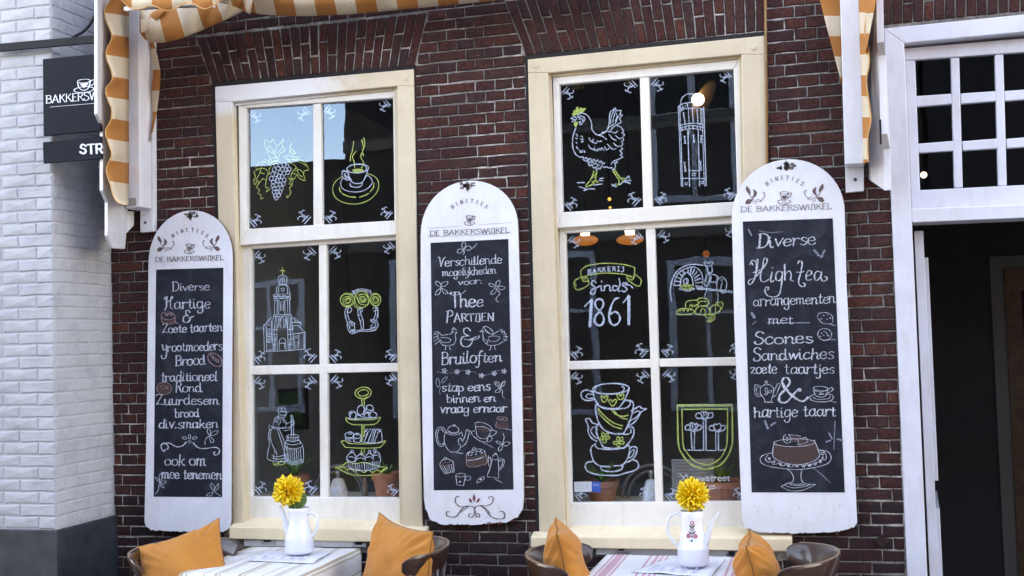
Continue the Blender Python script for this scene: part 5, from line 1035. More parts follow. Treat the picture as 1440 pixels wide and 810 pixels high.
ink = B(b3, 1040, 450, 5.0625); ink.draw('''
w.9 150 480 148 520 175 560 185 580 225 580 230 555 242 520 240 485 215 462 175 465 150 480 | w.9 168 465 190 452 212 462 | we.9 190 440 8 6 | w.9 170 585 242 588 | w 148 468 112 462 108 490 112 530 140 545 155 540 | w.8 145 480 124 478 124 520 150 530 | w 240 520 258 480 270 455 290 455 278 490 262 530 238 550 | we.9 190 495 9 13 | we.9 215 510 14 8 -20 | we.9 190 525 12 7 -40
we1.1 578 488 52 16 4 | w1.1 526 495 540 535 570 548 605 545 622 520 628 495 | w.9 535 505 580 512 620 500 | w1.1 626 500 650 482 668 490 655 505 625 525 | w1.2 530 530 502 545 510 570 560 582 630 580 665 560 660 535 625 530 | w.9 520 550 560 565 630 560 645 545 | w1.8 565 528 590 530 | w1.8 575 520 600 528 | w.9 640 575 690 588
we.9 606 102 50 42 | w1.6 582 92 586 96 | w1.6 600 80 606 82 | w1.6 618 92 622 98 | w1.6 596 106 602 110 | w1.6 570 115 580 118 | w1.6 628 108 634 114 | d2.5 620 138 680 140 | w.8 570 130 600 146 640 140
d2 200 20 500 20 | d1.5 90 30 120 10''')
ink.build('chalk_drawing', b3)
ink = B(b3, 1040, 310, 4.765); ink.draw('''
w.9 522 650 530 625 560 618 600 622 622 645 625 680 | w.9 525 655 560 690 625 690 | w1.5 545 658 549 660 | w1.5 562 636 566 638 | w1.5 590 630 594 632 | w1.5 606 652 610 656 | w1.5 585 660 589 662 | d2.5 600 695 640 705
d3 500 200 530 230 | d3 570 200 545 250 | d2 520 235 560 240 | d1 130 68 200 80 290 76 | d3 60 60 80 100 | d4 80 620 100 650''')
ink.build('chalk_drawing', b3)
ink = B(b3, 1040, 590, 4.767); ink.draw('''
nf 230 150 228 250 300 290 380 302 460 290 530 245 500 140 400 180 300 175 | we1.1 368 155 138 26 -1 | w1.1 232 150 222 240 260 275 320 295 400 302 480 285 536 240 500 138
w.9 310 100 295 115 298 145 318 158 340 150 342 120 325 102 | w.9 310 118 325 125 322 142 310 135 | w.9 325 102 380 105 410 112 | nf 340 108 410 114 385 150 345 152 | w.9 375 140 385 132 395 145 390 165 | w.9 385 132 445 120 | w.9 392 170 455 150 445 120 | nf 392 138 445 124 452 146 394 166
w1.1 225 222 160 238 138 265 160 300 240 322 380 335 500 322 590 295 614 255 590 215 520 202
w1 190 240 172 262 190 285 212 280 222 298 250 298 262 288 275 308 300 308 312 298 330 318 355 315 365 300 385 318 405 300 430 320 448 300 470 316 486 296 508 306 520 284 545 288 552 268 576 268 580 240 560 210 540 212
we1.4 200 262 6 6 | we1.4 232 282 6 6 | we1.4 274 298 6 6 | we1.4 330 308 5 5 | we1.4 380 310 5 5 | we1.4 430 312 5 5 | we1.4 470 304 5 5 | we1.4 506 292 5 5 | we1.4 540 276 5 5 | we1.4 556 256 5 5 | we1 556 228 10 9
w1.1 320 330 350 360 362 395 352 420 320 428 278 448 | w1.1 420 330 412 370 415 405 440 430 508 435 | w1 278 448 340 478 420 474 470 455 508 435 | w.9 300 440 360 458 430 450 470 438 | w.9 340 425 380 435 420 428 | w.9 330 432 380 444 440 436
d1.2 490 320 540 360 610 425 | d3 600 90 620 130 | d3 655 130 690 140 | d3 580 150 610 140 | d1.5 640 10 632 200 | d3 170 10 190 60 | d3 210 40 240 20''')
ink.build('chalk_drawing', b3)
from mathutils import noise as mnoise
# ---------------------------------------------------------------- projecting shop sign on the white house
sg = empty('hanging_sign', at(120, 226, -.55), 'black shop sign with a white cup, hanging from an iron bracket by the white wall', 'shop sign')
YS = -.55
slab('upper_plate', [(60, 83), (137, 75.5), (141.5, 183.5), (61, 191)], YS, YS+.02, G['sign_black'], sg, .002)
slab('street_name_plate', [(60, 200), (142, 191.5), (143, 223), (61, 230)], YS, YS+.015, G['sign_black'], sg, .002)
slab('bracket_bar', [(-10, 62), (135, 49), (135, 60), (-10, 73)], YS+.004, YS+.02, G['black_iron'], sg, .002)
pts = [at(x, y, YS+.01) for x, y in ((92, 62), (104, 52), (116, 45), (126, 35), (134, 20), (140, 4), (144, -20))]
MB().tube(catmull([tuple(p) for p in pts], False, 4), .0075, 8).build('bracket_scroll', G['black_iron'], sg, smooth=True)
ink = Ink(YS-.001, (0, 0, 1), 1.2, .35)
write(ink, 'BAKKERSW', 64, 145.5, 138, 139.5, 7.2, 1.4, 'a', 0, .9)
ink.draw('as.8 70 150.5 136 145 | ae1.4 118 126 14 4 -5 | a1.4 109 115 111 123 117 127 124 124 127 114 | ae1.2 118 114 9 2.6 -4 | a1.3 126 115 132 112 132 118 125 121 | af 112 118 124 117 118 124')
ink.build('sign_lettering', sg)
ink = Ink(YS-.001, (0, 0, 1), 3.0, .15)
ink.draw('a3 121 205.5 117 203.2 113.8 205 114.5 208 119 209.8 120.8 213 117 216 112.5 213.5 | as3 122.5 203.5 133 202.6 | as3 127.8 204 128.4 216 | as3 135.5 202.6 136 215.6 | a2.8 135.5 203 142 202.8 142.5 208.5 136 209.5 | as3 139.5 209 143.8 214.8')
ink.build('street_lettering', sg)
# ---------------------------------------------------------------- striped hood awning with its white side boards and rails
aw = empty('awning', at(700, -30, -.05), 'orange and cream striped hood awning with white side boards and scalloped edges', 'awning')
XS = at(187, 340, 0).x
def xprism(name, px, X, dx, mat, bev=.002, par=aw):
    return MB().prism([atx(x, y, X) for x, y in px], (dx, 0, 0)).build(name, mat, par, bevel=bev)
BY = lambda x: -.02-.60*(187-x)/50
MB().prism([at(x, y, BY(x)) for x, y in [(137, -60), (137, 160), (144.5, 177), (144.5, 268), (151.5, 284), (151.5, 331), (158, 349), (176, 350), (180, 300), (184, 250), (185, -20)]], (-.021, .004, 0)).build('side_board', G['awning_paint'], aw, bevel=.002)
xprism('rear_bracket', [(174, 332), (188.5, 317), (188.5, 297), (175, 297)], XS+.03, -.010, G['awning_paint'])
def drape(name, top, bot, Yf, nu, nv, period, mat='awning_cloth', fold=.0, folds=5, bulge=.0, uoff=0.0, vslant=0.0, par=aw, piping=False, jitter=0, useX=None):
    """cloth hung between two outlines given in photograph pixels, Yf(u,v) its distance from the wall"""
    def on(L, u):
        seg = [math.hypot(L[i+1][0]-L[i][0], L[i+1][1]-L[i][1]) for i in range(len(L)-1)]; T = sum(seg)*u
        for i, s_ in enumerate(seg):
            if T <= s_ or i == len(seg)-1: t = min(1, T/s_); return (L[i][0]+(L[i+1][0]-L[i][0])*t, L[i][1]+(L[i+1][1]-L[i][1])*t)
            T -= s_
    top = catmull(top, False, 5); bot = catmull(bot, False, 5); vs = []; uv = []; fs = []
    for i in range(nu+1):
        u = i/nu; a = on(top, u); b = on(bot, u)
        for j in range(nv+1):
            v = j/nv; x = a[0]+(b[0]-a[0])*v; y = a[1]+(b[1]-a[1])*v
            Y = Yf(u, v)-fold*math.sin(u*folds*2*math.pi+v*2.2)*(.3+.7*v)-bulge*math.sin(math.pi*v)+jitter*(mnoise.noise(Vector((u*9, v*3, 1)))-.2)
            vs.append(at(x, y, Y)); uv.append((on(bot, u)[0]*(1 if useX is None else 0)+(useX(x, y) if useX else 0)+uoff+vslant*(1-v), v))
    for i in range(nu):
        for j in range(nv): fs.append((i*(nv+1)+j, (i+1)*(nv+1)+j, (i+1)*(nv+1)+j+1, i*(nv+1)+j+1))
    m = MB(); m.v = vs; m.f = fs; m.uv = [(a/period, b) for a, b in uv]
    o = m.build(name, G[mat], par, useuv=True, fix=False, smooth=True)
    s = o.modifiers.new('thick', 'SOLIDIFY'); s.thickness = .0015
    if piping: MB().tube([vs[i*(nv+1)+nv] for i in range(nu+1)], .0028, 6).build('piping', G['orange_piping'], o, smooth=True)
    return o
# left scalloped flap: u runs down the flap
scl = [(158.6, -4), (149, 10), (147, 18), (149, 28), (155, 42), (157.5, 53), (151, 67), (149, 76), (151, 86), (155.5, 96), (158, 111), (150, 123), (148.5, 130), (152, 141), (157, 154), (156, 168), (150, 180), (148.5, 188), (152, 199), (157, 216), (154, 226), (149.5, 236), (151, 247), (155.5, 260), (159, 274), (165, 284), (176, 288)]
drape('scalloped_flap', [(181, -4), (181, 60), (181, 140), (181, 220), (181, 288)], scl, lambda u, v: -.18-.37*v+.010*math.sin(u*9), 130, 4, 59.0, useX=lambda x, y: y+(181-x)*.16+6.5, piping=True)
def rail(name, L, T, R_, Bm, yf, yb, mat='awning_paint', par=aw, bev=.003): return slab(name, [(L[0], T), (R_[0], T), (R_[1], Bm[1]), (L[1], Bm[0])], yf, yb, G[mat], par, bev)
r_ = rail('guide_rail', (175, 176.5), 11, (194.5, 196.5), (293.5, 290.5), -.165, -.05)
for k in range(3):
    rail('rail_groove', (192+k*4.0, 194+k*4.0), 12+k*14, (196+k*4.2, 198+k*4.2), (291-k*1.5, 291-k*1.5), -.150+k*.040, -.122+k*.04, par=r_)
rail('wall_plate', (196, 197), 40, (214.5, 215.8), (327, 325.5), -.045, -.008)
def disc(name, px, py, Y, r, mat, par, d=.004):
    c = at(px, py, Y); return MB().prism([c+Vector((r*math.cos(a*math.pi/8), 0, r*math.sin(a*math.pi/8))) for a in range(16)], (0, -d, 0)).build(name, G[mat], par, bevel=.001)
disc('bolt', 204.5, 313, -.045, .008, 'dark_bolt', aw)
slab('maker_label', [(178.5, 279), (191, 278), (191.5, 289), (179, 290)], -.167, -.165, G['menu_paper'], r_, 0)
# folded cloth beside the left rail
drape('folded_cloth', [(207, 50), (209, 110), (211, 160), (211, 198)], [(214, 50), (223, 88), (225, 112), (220, 158), (212, 199)], lambda u, v: -.03-.05*v, 40, 6, 59.0, useX=lambda x, y: y+20, fold=.012, folds=2)
# hood cloth
drape('hood_cloth', [(196, -30), (250, -40), (300, -44), (345, -50)], [(197, 46), (207, 57.5), (222, 60), (244, 57), (275, 46), (310, 31), (343, 15)], lambda u, v: -.22-.05*v+.10*u*0, 70, 16, 54.0, fold=.018, folds=2.4, bulge=.08, uoff=-17, vslant=26, jitter=.03)
drape('hood_cloth', [(330, -50), (430, -56), (560, -64), (700, -76), (830, -84)], [(338, 13), (362, 19), (400, 22), (440, 22), (500, 19), (560, 13.5), (640, 6), (720, -2), (830, -12)], lambda u, v: -.27+.05*v, 120, 16, 57.0, fold=.010, folds=6, bulge=.10, uoff=10, vslant=10, jitter=.03)
drape('hood_fold', [(197, 10), (214, 12), (231, 12)], [(198, 47), (209, 40), (231, 17)], lambda u, v: -.30-.02*v, 24, 10, 46.0, fold=.01, folds=1, uoff=14, bulge=.02, vslant=12)
drape('hood_fold', [(304, -30), (330, -30), (360, -30)], [(308, 3), (330, 9), (352, 20)], lambda u, v: -.36-.02*v, 30, 10, 38.0, fold=.022, folds=2, uoff=14, bulge=.05, vslant=22)
val = [(160, -6), (172, 1), (181, 10), (190, 13), (200, 12), (209, 8.5), (216, 8), (225, 12), (236, 15), (247, 12), (258, 5.5), (266, 4), (274, 6), (282, 11), (290, 12.3), (300, 8), (308, 1), (318, -8)]
drape('front_valance', [(160, -50), (220, -52), (318, -60)], val, lambda u, v: -.64, 90, 6, 57.0, fold=.012, folds=2.5, uoff=14, vslant=4, piping=True)
rail('hood_bar', (175, 175), 10, (300, 300), (14, 4), -.60, -.58)
# right hand side
rail('guide_rail', (1180.5, 1188.5), -30, (1207.5, 1216), (231, 229.5), -.165, -.05)
rail('wall_plate', (1188.5, 1189.5), 225, (1214.5, 1215), (271, 268.5), -.045, -.008)
disc('bolt', 1202.5, 252.5, -.045, .008, 'dark_bolt', aw)
drape('folded_cloth', [(1190, -20), (1192, 40), (1192, 80), (1190, 116)], [(1148, -20), (1163, 40), (1173, 78), (1184, 118)], lambda u, v: -.10-.05*v, 40, 6, 57.0, useX=lambda x, y: y+6, fold=.012, folds=2)
sr = [(1218, -20), (1221, 5), (1217, 30), (1216, 48), (1222, 72), (1222, 92), (1218, 112), (1220, 130), (1224, 158), (1224.5, 172), (1220.5, 190), (1220, 205), (1221, 228)]
drape('scalloped_flap', [(1207, -20), (1209, 60), (1212, 150), (1214, 230)], sr, lambda u, v: -.17-.06*v, 90, 4, 59.0, useX=lambda x, y: y+12, piping=True)
drape('folded_cloth', [(1209, -30), (1212, 20), (1214, 60), (1216, 72)], [(1236, -30), (1229, 14), (1222, 50), (1217, 74)], lambda u, v: -.15-.22*v, 30, 6, 57.0, useX=lambda x, y: y+10, fold=.006, folds=2)
def face(pts, off, name, mat, bev=.002): return MB().prism([at(*p) for p in pts], off).build(name, G[mat], aw, bevel=bev)
face([(1217, -40, -.01), (1231.5, -40, -.30), (1233, 60, -.30), (1236, 78, -.24), (1238, 189, -.24), (1242, 210, -.17), (1244, 268, -.17), (1221, 252, -.01)], (.030, 0, 0), 'side_board', 'awning_paint')
face([(1236.2, 168, -.243), (1239, 168, -.243), (1240, 203, -.243), (1237.5, 203, -.243)], (0, -.002, 0), 'slot', 'black_iron', 0)
# ---------------------------------------------------------------- cafe tables with cloths
def table(lab, x0, x1, y0, y1, z):
    t = empty('cafe_table', ((x0+x1)/2, (y0+y1)/2, 0), lab, 'table', 'tables hinged to the cafe front')
    MB().box((x0, y0, z-.03), (x1, y1, z-.004)).build('tabletop', G['worn_wood'], t, bevel=.004)
    for lx in (x0+.06, x1-.06): MB().box((lx-.02, y0+.05, 0), (lx+.02, y0+.09, z-.03)).build('leg', G['worn_wood'], t, bevel=.003)
    MB().box((x0+.05, y0+.05, .35), (x1-.05, y0+.08, .39)).build('stretcher', G['worn_wood'], t, bevel=.003)
    return t
def cloth_over(lab, name_mat, x0, x1, y0, y1, z, drop, x0b=None, x1b=None, seed=1):
    """one sheet over the top that turns down at three sides"""
    n = 40; m = 34; vs = []; uv = []; fs = []
    us = [-drop*(1-i/6) for i in range(6)]+[(x1-x0)*i/n for i in range(n+1)]+[(x1-x0)+drop*(i+1)/6 for i in range(6)]
    ws = [-drop*(1-i/6) for i in range(6)]+[(y1-y0)*i/m for i in range(m+1)]
    for a in us:
        for b in ws:
            ox = max(0, -a) if a < 0 else max(0, a-(x1-x0)); oy = max(0, -b)
            x = x0+min(max(a, 0), x1-x0); y = y0+max(b, 0); d = max(ox, oy); rr = .008
            if ox: x += math.copysign(min(ox, rr)+.006*math.sin(b*23+seed)*ox/drop, -1 if a < 0 else 1)
            if oy: y -= min(oy, rr)+.006*math.sin(a*21+seed)*oy/drop
            zz = z-max(0, d-rr*.6)+.0012*mnoise.noise(Vector((x*7, y*7, seed)))
            if d == 0: zz += .0016*math.sin(x*31+math.sin(y*9))*.5
            vs.append((x, y, zz)); uv.append((a+.9, b))
    k = len(ws)
    for i in range(len(us)-1):
        for j in range(k-1): fs.append((i*k+j, (i+1)*k+j, (i+1)*k+j+1, i*k+j+1))
    mb = MB(); mb.v = [Vector(v) for v in vs]; mb.f = fs; mb.uv = uv
    o = mb.build('tablecloth', G[name_mat], None, useuv=True, fix=False, smooth=True)
    s = o.modifiers.new('thick', 'SOLIDIFY'); s.thickness = .0018
    return tag(o, lab, 'tablecloth', 'tablecloths on the cafe tables')
ZT_ = .725
A, B_, C_, D_ = atz(253, 806, ZT_), atz(352, 768, ZT_), atz(507, 771, ZT_), atz(425, 812, ZT_)
T1 = (A.x, C_.x, A.y, -.032); E_ = atz(853, 780, ZT_); T2 = (E_.x, E_.x+.67, -.80, -.06)
t1 = table('small table under a beige striped cloth, below the left window', T1[0]+.006, T1[1]-.006, T1[2]+.006, T1[3]-.004, ZT_)
t2 = table('small table under a pink striped cloth, below the right window', T2[0]+.006, T2[1]-.006, T2[2]+.006, T2[3]-.004, ZT_)
cloth_over('white tablecloth with beige and brown stripes under the plain white coffee pot', 'beige_cloth', *T1, ZT_, .20)
cloth_over('white tablecloth with pink stripes under the flower decorated coffee pot', 'pink_cloth', *T2, ZT_, .20, seed=4)
def hinge(t, xa, xb, clips):
    slab('hinge_rail', [(xa, clips[0][1]-4), (xb, clips[1][1]-5.5), (xb, clips[1][1]+3), (xa, clips[0][1]+5)], -.024, -.006, G['aluminium'], t, .002)
    for cx, cy in clips:
        slab('hinge_clip', [(cx-10, cy-3.4), (cx+10, cy-3.0), (cx+10, cy+3), (cx-10, cy+2.6)], -.030, -.024, G['steel'], t, .002)
        slab('hinge_pin', [(cx-6, cy-5), (cx+3, cy-4.8), (cx+3, cy-.5), (cx-6, cy-.7)], -.036, -.030, G['black_iron'], t, .001)
hinge(t1, 343, 500, [(377, 763), (505, 767)]); hinge(t2, 838, 1052, [(875, 775), (1030, 781)])
def paper(pts, lab, z=ZT_+.003, seed=0):
    P = [atz(x, y, z) for x, y in pts]; vs = []; fs = []; n = 14
    for i in range(n+1):
        for j in range(n+1):
            u, v = i/n, j/n; p = P[0].lerp(P[1], u).lerp(P[3].lerp(P[2], u), v)
            p = p+Vector((0, 0, .002+.010*max(0, mnoise.noise(Vector((u*3, v*3, seed+.5))))+.006*max(0, v-.8)*5*abs(math.sin(u*5)))); vs.append(p)
    for i in range(n):
        for j in range(n): a = i*(n+1)+j; fs.append((a, a+n+1, a+n+2, a+1))
    mb = MB(); mb.v = vs; mb.f = fs; o = mb.build('menu_paper', G['paper'], None, smooth=True, fix=False)
    s = o.modifiers.new('thick', 'SOLIDIFY'); s.thickness = .0006
    tag(o, lab, 'paper', 'papers lying on the tables')
    mb = MB()
    for r in range(5):
        v0 = .18+r*.14; a, b = P[0].lerp(P[3], v0), P[1].lerp(P[2], v0); c, d = P[0].lerp(P[3], v0+.03), P[1].lerp(P[2], v0+.03)
        q = [a.lerp(b, .08), a.lerp(b, .34+.1*math.sin(r*5)), c.lerp(d, .34+.1*math.sin(r*5)), c.lerp(d, .08)]
        mb.add([p+Vector((0, 0, .0135)) for p in q], [(0, 1, 2, 3)])
    mb.build('print', G['paper_print'], o, fix=False)
paper([(350, 789), (374, 775), (466, 777.5), (441, 793)], 'white paper with purple print under the plain white coffee pot', seed=1)
paper([(886, 805), (948, 784), (1022, 786), (1000, 812)], 'white paper with purple print under the flower decorated coffee pot', seed=5)
# ---------------------------------------------------------------- coffee pots used as vases
def pot(lab, bx, by, hpx, prof, spout, handle, decal=None):
    """everything measured in pixels round the foot (bx, by); px -> metres at that distance"""
    c = atz(bx, by, ZT_+.016); s = (c-CAM).dot(FWD)/F_PX
    root = empty('coffee_pot', c, lab, 'coffee pot', 'white coffee pots used as vases')
    body = MB().lathe(c, [(r*s, z*s) for r, z in prof], 48).build('body', G['porcelain'], root, smooth=True)
    def P(dx, dz, dy=0): return c+Vector((dx*s/math.cos(PSI)*1.0, dy*s-dx*s*0.0, dz*s))
    sp = catmull([(P(x, z).x, c.y, P(x, z).z, r*s) for x, z, r in spout], False, 5)
    MB().tube([p[:3] for p in sp], [p[3] for p in sp], 14).build('spout', G['porcelain'], root, smooth=True)
    hd = catmull([(P(x, z).x, c.y, P(x, z).z) for x, z in handle], False, 6)
    MB().tube(hd, 2.1*s, 12).build('handle', G['porcelain'], root, smooth=True)
    if decal:
        ink = Ink(0, (0, 0, 1), .9)
        pr = [(z*s, r*s) for r, z in prof[1:]]
        def mp(x, y, Y_):
            d = ray(x, y); q = c+Vector((0, 0, 0))
            # nearest hit on the upright cylinder of the radius found at that height
            t0 = ((c.y-.045)-CAM.y)/d.y; p = CAM+d*t0; z = p.z-c.z; rad = pr[0][1]
            for (z0, r0), (z1, r1) in zip(pr, pr[1:]):
                if z0 <= z <= z1 and z1 > z0: rad = r0+(r1-r0)*(z-z0)/(z1-z0)
            rad += .0008+(0.00004*(ink.n % 12)); ox, oy = CAM.x-c.x, CAM.y-c.y; a = d.x**2+d.y**2; b = ox*d.x+oy*d.y; cc = ox*ox+oy*oy-rad*rad
            t = (-b-math.sqrt(max(0, b*b-a*cc)))/a; return CAM+d*t
        ink.map = mp; ink.draw(decal); ink.build('flower_decal', body)
    return c, s
c1, s1 = pot('plain white coffee pot with a yellow flower, on the beige striped cloth', 421, 777.5, 64,
    [(0, 0), (17, 0), (20, 2), (20.6, 5), (20.2, 20), (19.4, 24), (17.5, 30), (15, 38), (13.6, 45), (13.4, 52), (14.2, 58), (15.4, 63), (14.8, 63.6), (13.6, 62), (12.6, 52), (12.6, 45), (12, 40), (0, 38)],
    [(-12, 24, 6.5), (-17.5, 33, 5.0), (-20, 43, 3.9), (-22.5, 53, 3.2), (-26.5, 62, 2.6), (-28.5, 64, 2.4)], [(12.5, 54), (19, 56), (26, 52), (28, 43), (26, 33), (21, 26), (17.5, 23)])
DEC = '''me1.6 973.5 735.5 2.2 2.2 | k.9 973.5 738 973.3 746 973 756 | tf 969 737.5 972.5 740 973 742.5 970.5 741.5 | tf 977.5 737 974.5 740 973.6 742.5 976.4 741 | pe1.4 973.2 744 2.6 2.0 | tf 968 747 971.5 748.5 972.6 751.5 969.5 750 | tf 978.5 746.5 975 748.5 973.6 751.5 977 750 | me1.8 968 753.5 2.4 2.4 | me1.8 978 754 2.4 2.4 | pe1 968 753.5 .9 .9 | pe1 978 754 .9 .9 | ke1.4 973 754.5 .7 .7 | te1.5 972.7 760.5 .8 .8'''
c2, s2 = pot('white coffee pot with a small flower pattern, on the pink striped cloth', 975.5, 794.5, 76,
    [(0, 0), (18, 0), (20.5, 2), (22, 6), (22.3, 24), (21.6, 26.5), (20.2, 28), (18, 36), (16, 46), (15, 56), (15.2, 66), (16.4, 75.4), (15.8, 76), (14.6, 74), (14, 60), (13, 50), (0, 48)],
    [(15, 30, 7), (20, 40, 4.6), (24, 52, 3.4), (29, 63, 2.8), (34.5, 70.5, 2.3), (37, 71.5, 2.1)], [(-14.5, 70), (-22, 72), (-31, 66), (-34, 54), (-32, 42), (-26, 32), (-20, 26)], DEC)
def flower(lab, px, py, rpx, c, s, seed, leaves):
    rr = random.Random(seed); ctr = atz(px, py, c.z) ; k = (c.y-CAM.y)/(ray(px, py).y); ctr = CAM+ray(px, py)*k; R_ = rpx*s
    root = empty('yellow_flower', ctr, lab, 'flower', 'yellow flowers in coffee pots')
    mb = MB(); N = 300
    for i in range(N):
        z = 1-2*(i+.5)/N; a = i*2.39996+rr.uniform(-.15, .15); q = math.sqrt(1-z*z); d = Vector((q*math.cos(a), q*math.sin(a), z)).normalized()
        L = R_*rr.uniform(.78, 1.10); w = R_*rr.uniform(.075, .12); side = d.cross(Vector((rr.uniform(-1, 1), rr.uniform(-1, 1), rr.uniform(-1, 1)))).normalized(); up = d.cross(side)
        bend = rr.uniform(-.12, .22)*R_
        p0 = ctr+d*L*.35; p1 = ctr+d*L*.72+up*bend*.25; p2 = ctr+d*L*.92+up*bend*.6; p3 = ctr+d*L+up*bend
        mb.add([p0-side*w*.4, p0+side*w*.4, p1-side*w-up*w*.3, p1+up*w*.35, p1+side*w-up*w*.3, p2-side*w*.95-up*w*.2, p2+up*w*.3, p2+side*w*.95-up*w*.2, p3],
               [(0, 1, 4, 3), (0, 3, 2, 0)[:3], (2, 3, 6, 5), (3, 4, 7, 6), (5, 6, 8), (6, 7, 8)])
    mb.build('flower_head', G['petal'], root, fix=False)
    bm_ = bmesh.new(); bmesh.ops.create_icosphere(bm_, subdivisions=2, radius=R_*.5, matrix=Matrix.Translation(ctr-root.location)); me = bpy.data.meshes.new('core'); bm_.to_mesh(me); bm_.free(); me.materials.append(G['petal_deep'])
    o = bpy.data.objects.new('core', me); COL.objects.link(o); o.parent = root
    MB().tube(catmull([tuple(ctr), tuple(ctr.lerp(c+Vector((0, 0, .1)), .5)+Vector((-.004, 0, 0))), tuple(c+Vector((0, 0, .10)))], False, 5), .003, 7).build('stem', G['leaf_green'], root, smooth=True)
    for (x, y, w, h, ro) in leaves:
        P = []; n = 8; L1, L2 = [], []
        for i in range(n+1):
            t = i/n; wd = w*math.sin(math.pi*min(1, t*.86+.07))**.8; ang = math.radians(ro)
            lx, lz = (-wd, -h/2+h*t), (wd, -h/2+h*t); mid = (0, -h/2+h*t)
            for q, dep in ((lx, .006), (mid, -.004), (lz, .006)):
                X, Z = q[0]*math.cos(ang)-q[1]*math.sin(ang), q[0]*math.sin(ang)+q[1]*math.cos(ang); p = CAM+ray(x+X, y-Z)*k; P.append(p+Vector((0, dep+.006*math.sin(t*3), 0)))
        F = [(3*i+a, 3*i+a+1, 3*i+a+4, 3*i+a+3) for i in range(n) for a in (0, 1)]
        mb = MB(); mb.v = P; mb.f = F; mb.build('leaf', G['leaf_green'], root, smooth=True, fix=False)
flower('round yellow flower with green leaves in the plain white pot', 406, 690, 22.5, c1, s1, 1, [(417, 706, 6.5, 22, 10), (408, 708, 6, 18, 40), (424, 704, 6, 22, -12), (413, 702, 6, 24, 0), (420, 696, 4.5, 16, -30)])
flower('loose yellow pompom flower in the flower patterned pot', 973.5, 695.5, 24, c2, s2, 2, [])
# ---------------------------------------------------------------- bentwood chairs
def make_chair(lab, loc, rz):
    t = empty('bentwood_chair', (0, 0, 0), lab, 'chair', 'bentwood chairs at the tables')
    rx, ry = .225, .285; mb = MB(); n = 44; vs = []
    for i in range(n+1):
        a = math.radians(-90+180*i/n); e = min(i, n-i)/n; endf = min(1, (e*14))
        h = .058*(.45+.55*math.sqrt(endf))*(1+.15*math.cos(a)); zc = .757+.010*math.cos(a); lean = .02
        for (dr, dz) in ((-.011, -h*.82), (-.013, h*.55), (-.006, h*.72), (.007, h*.72), (.013, h*.5), (.012, -h*.82), (.002, -h*.95)):
            q = lean*dz/h; vs.append(((rx+dr+q)*math.cos(a), (ry+dr+q)*math.sin(a), zc+dz))
    k = 7; fs = [(i*k+j, (i+1)*k+j, (i+1)*k+(j+1) % k, i*k+(j+1) % k) for i in range(n) for j in range(k)]+[tuple(range(k)), tuple(range((n+1)*k-1, n*k-1, -1))]
    mb.add(vs, fs); mb.build('backrest', G['dark_wood'], t, local=True, smooth=True, bevel=.003)
    vs = []
    for i in range(n-5):
        a = math.radians(-76+152*i/(n-6)); h = .058*(1+.15*math.cos(a)); zt = .757+.010*math.cos(a)+h*.72
        for dr, dz in ((-.0045, -.004), (-.0045, .0016), (.0070, .0016), (.0070, -.004)): vs.append(((rx+dr+.014)*math.cos(a), (ry+dr+.014)*math.sin(a), zt+dz))
    m2 = n-5; mesh_obj('worn_edge', vs, [(i*4+j, (i+1)*4+j, (i+1)*4+(j+1) % 4, i*4+(j+1) % 4) for i in range(m2-1) for j in range(4)], G['worn_wood'], t, local=True, smooth=True)
    MB().lathe((0, 0, 0), [(0, .43), (.19, .432), (.205, .440), (.205, .462), (.19, .468), (0, .462)], 36).build('seat', G['dark_wood'], t, local=True, smooth=True)
    for a in (-80, -40, 0, 40, 80):
        r = math.radians(a); MB().tube([(.17*math.cos(r), .17*math.sin(r), .455), (.20*math.cos(r), .235*math.sin(r), .58), ((rx-.002)*math.cos(r), (ry-.002)*math.sin(r), .72)], [.010, .012, .010], 9).build('spindle', G['dark_wood'], t, local=True, smooth=True)
    for a in (45, 135, 225, 315):
        r = math.radians(a); MB().tube([(.14*math.cos(r), .14*math.sin(r), .44), (.17*math.cos(r), .17*math.sin(r), .2), (.22*math.cos(r), .22*math.sin(r), 0)], [.017, .016, .013], 10).build('leg', G['dark_wood'], t, local=True, smooth=True)
    t.location = loc; t.rotation_euler.z = rz
    return t
def copy_tree(o, parent=None):
    c = o.copy(); COL.objects.link(c)
    if parent: c.parent = parent
    for ch in list(o.children): copy_tree(ch, c)
    return c
ch0 = make_chair('dark wooden bentwood chair at the far left end, behind the leftmost orange cushion', (-3.00, -.55, 0), math.radians(157))
for lab, loc, rz in (('dark bentwood chair right of the beige clothed table, below the middle chalkboard', (-1.995, -.385, 0), 24),
                     ('dark bentwood chair left of the pink clothed table, holding a pointed orange cushion', (-1.085, -.49, 0), 181),
                     ('glossy dark bentwood chair right of the pink clothed table, under the rightmost board', (-.215, -.385, 0), -2)):
    c = copy_tree(ch0); c['label'] = lab; c.location = loc; c.rotation_euler.z = math.radians(rz)
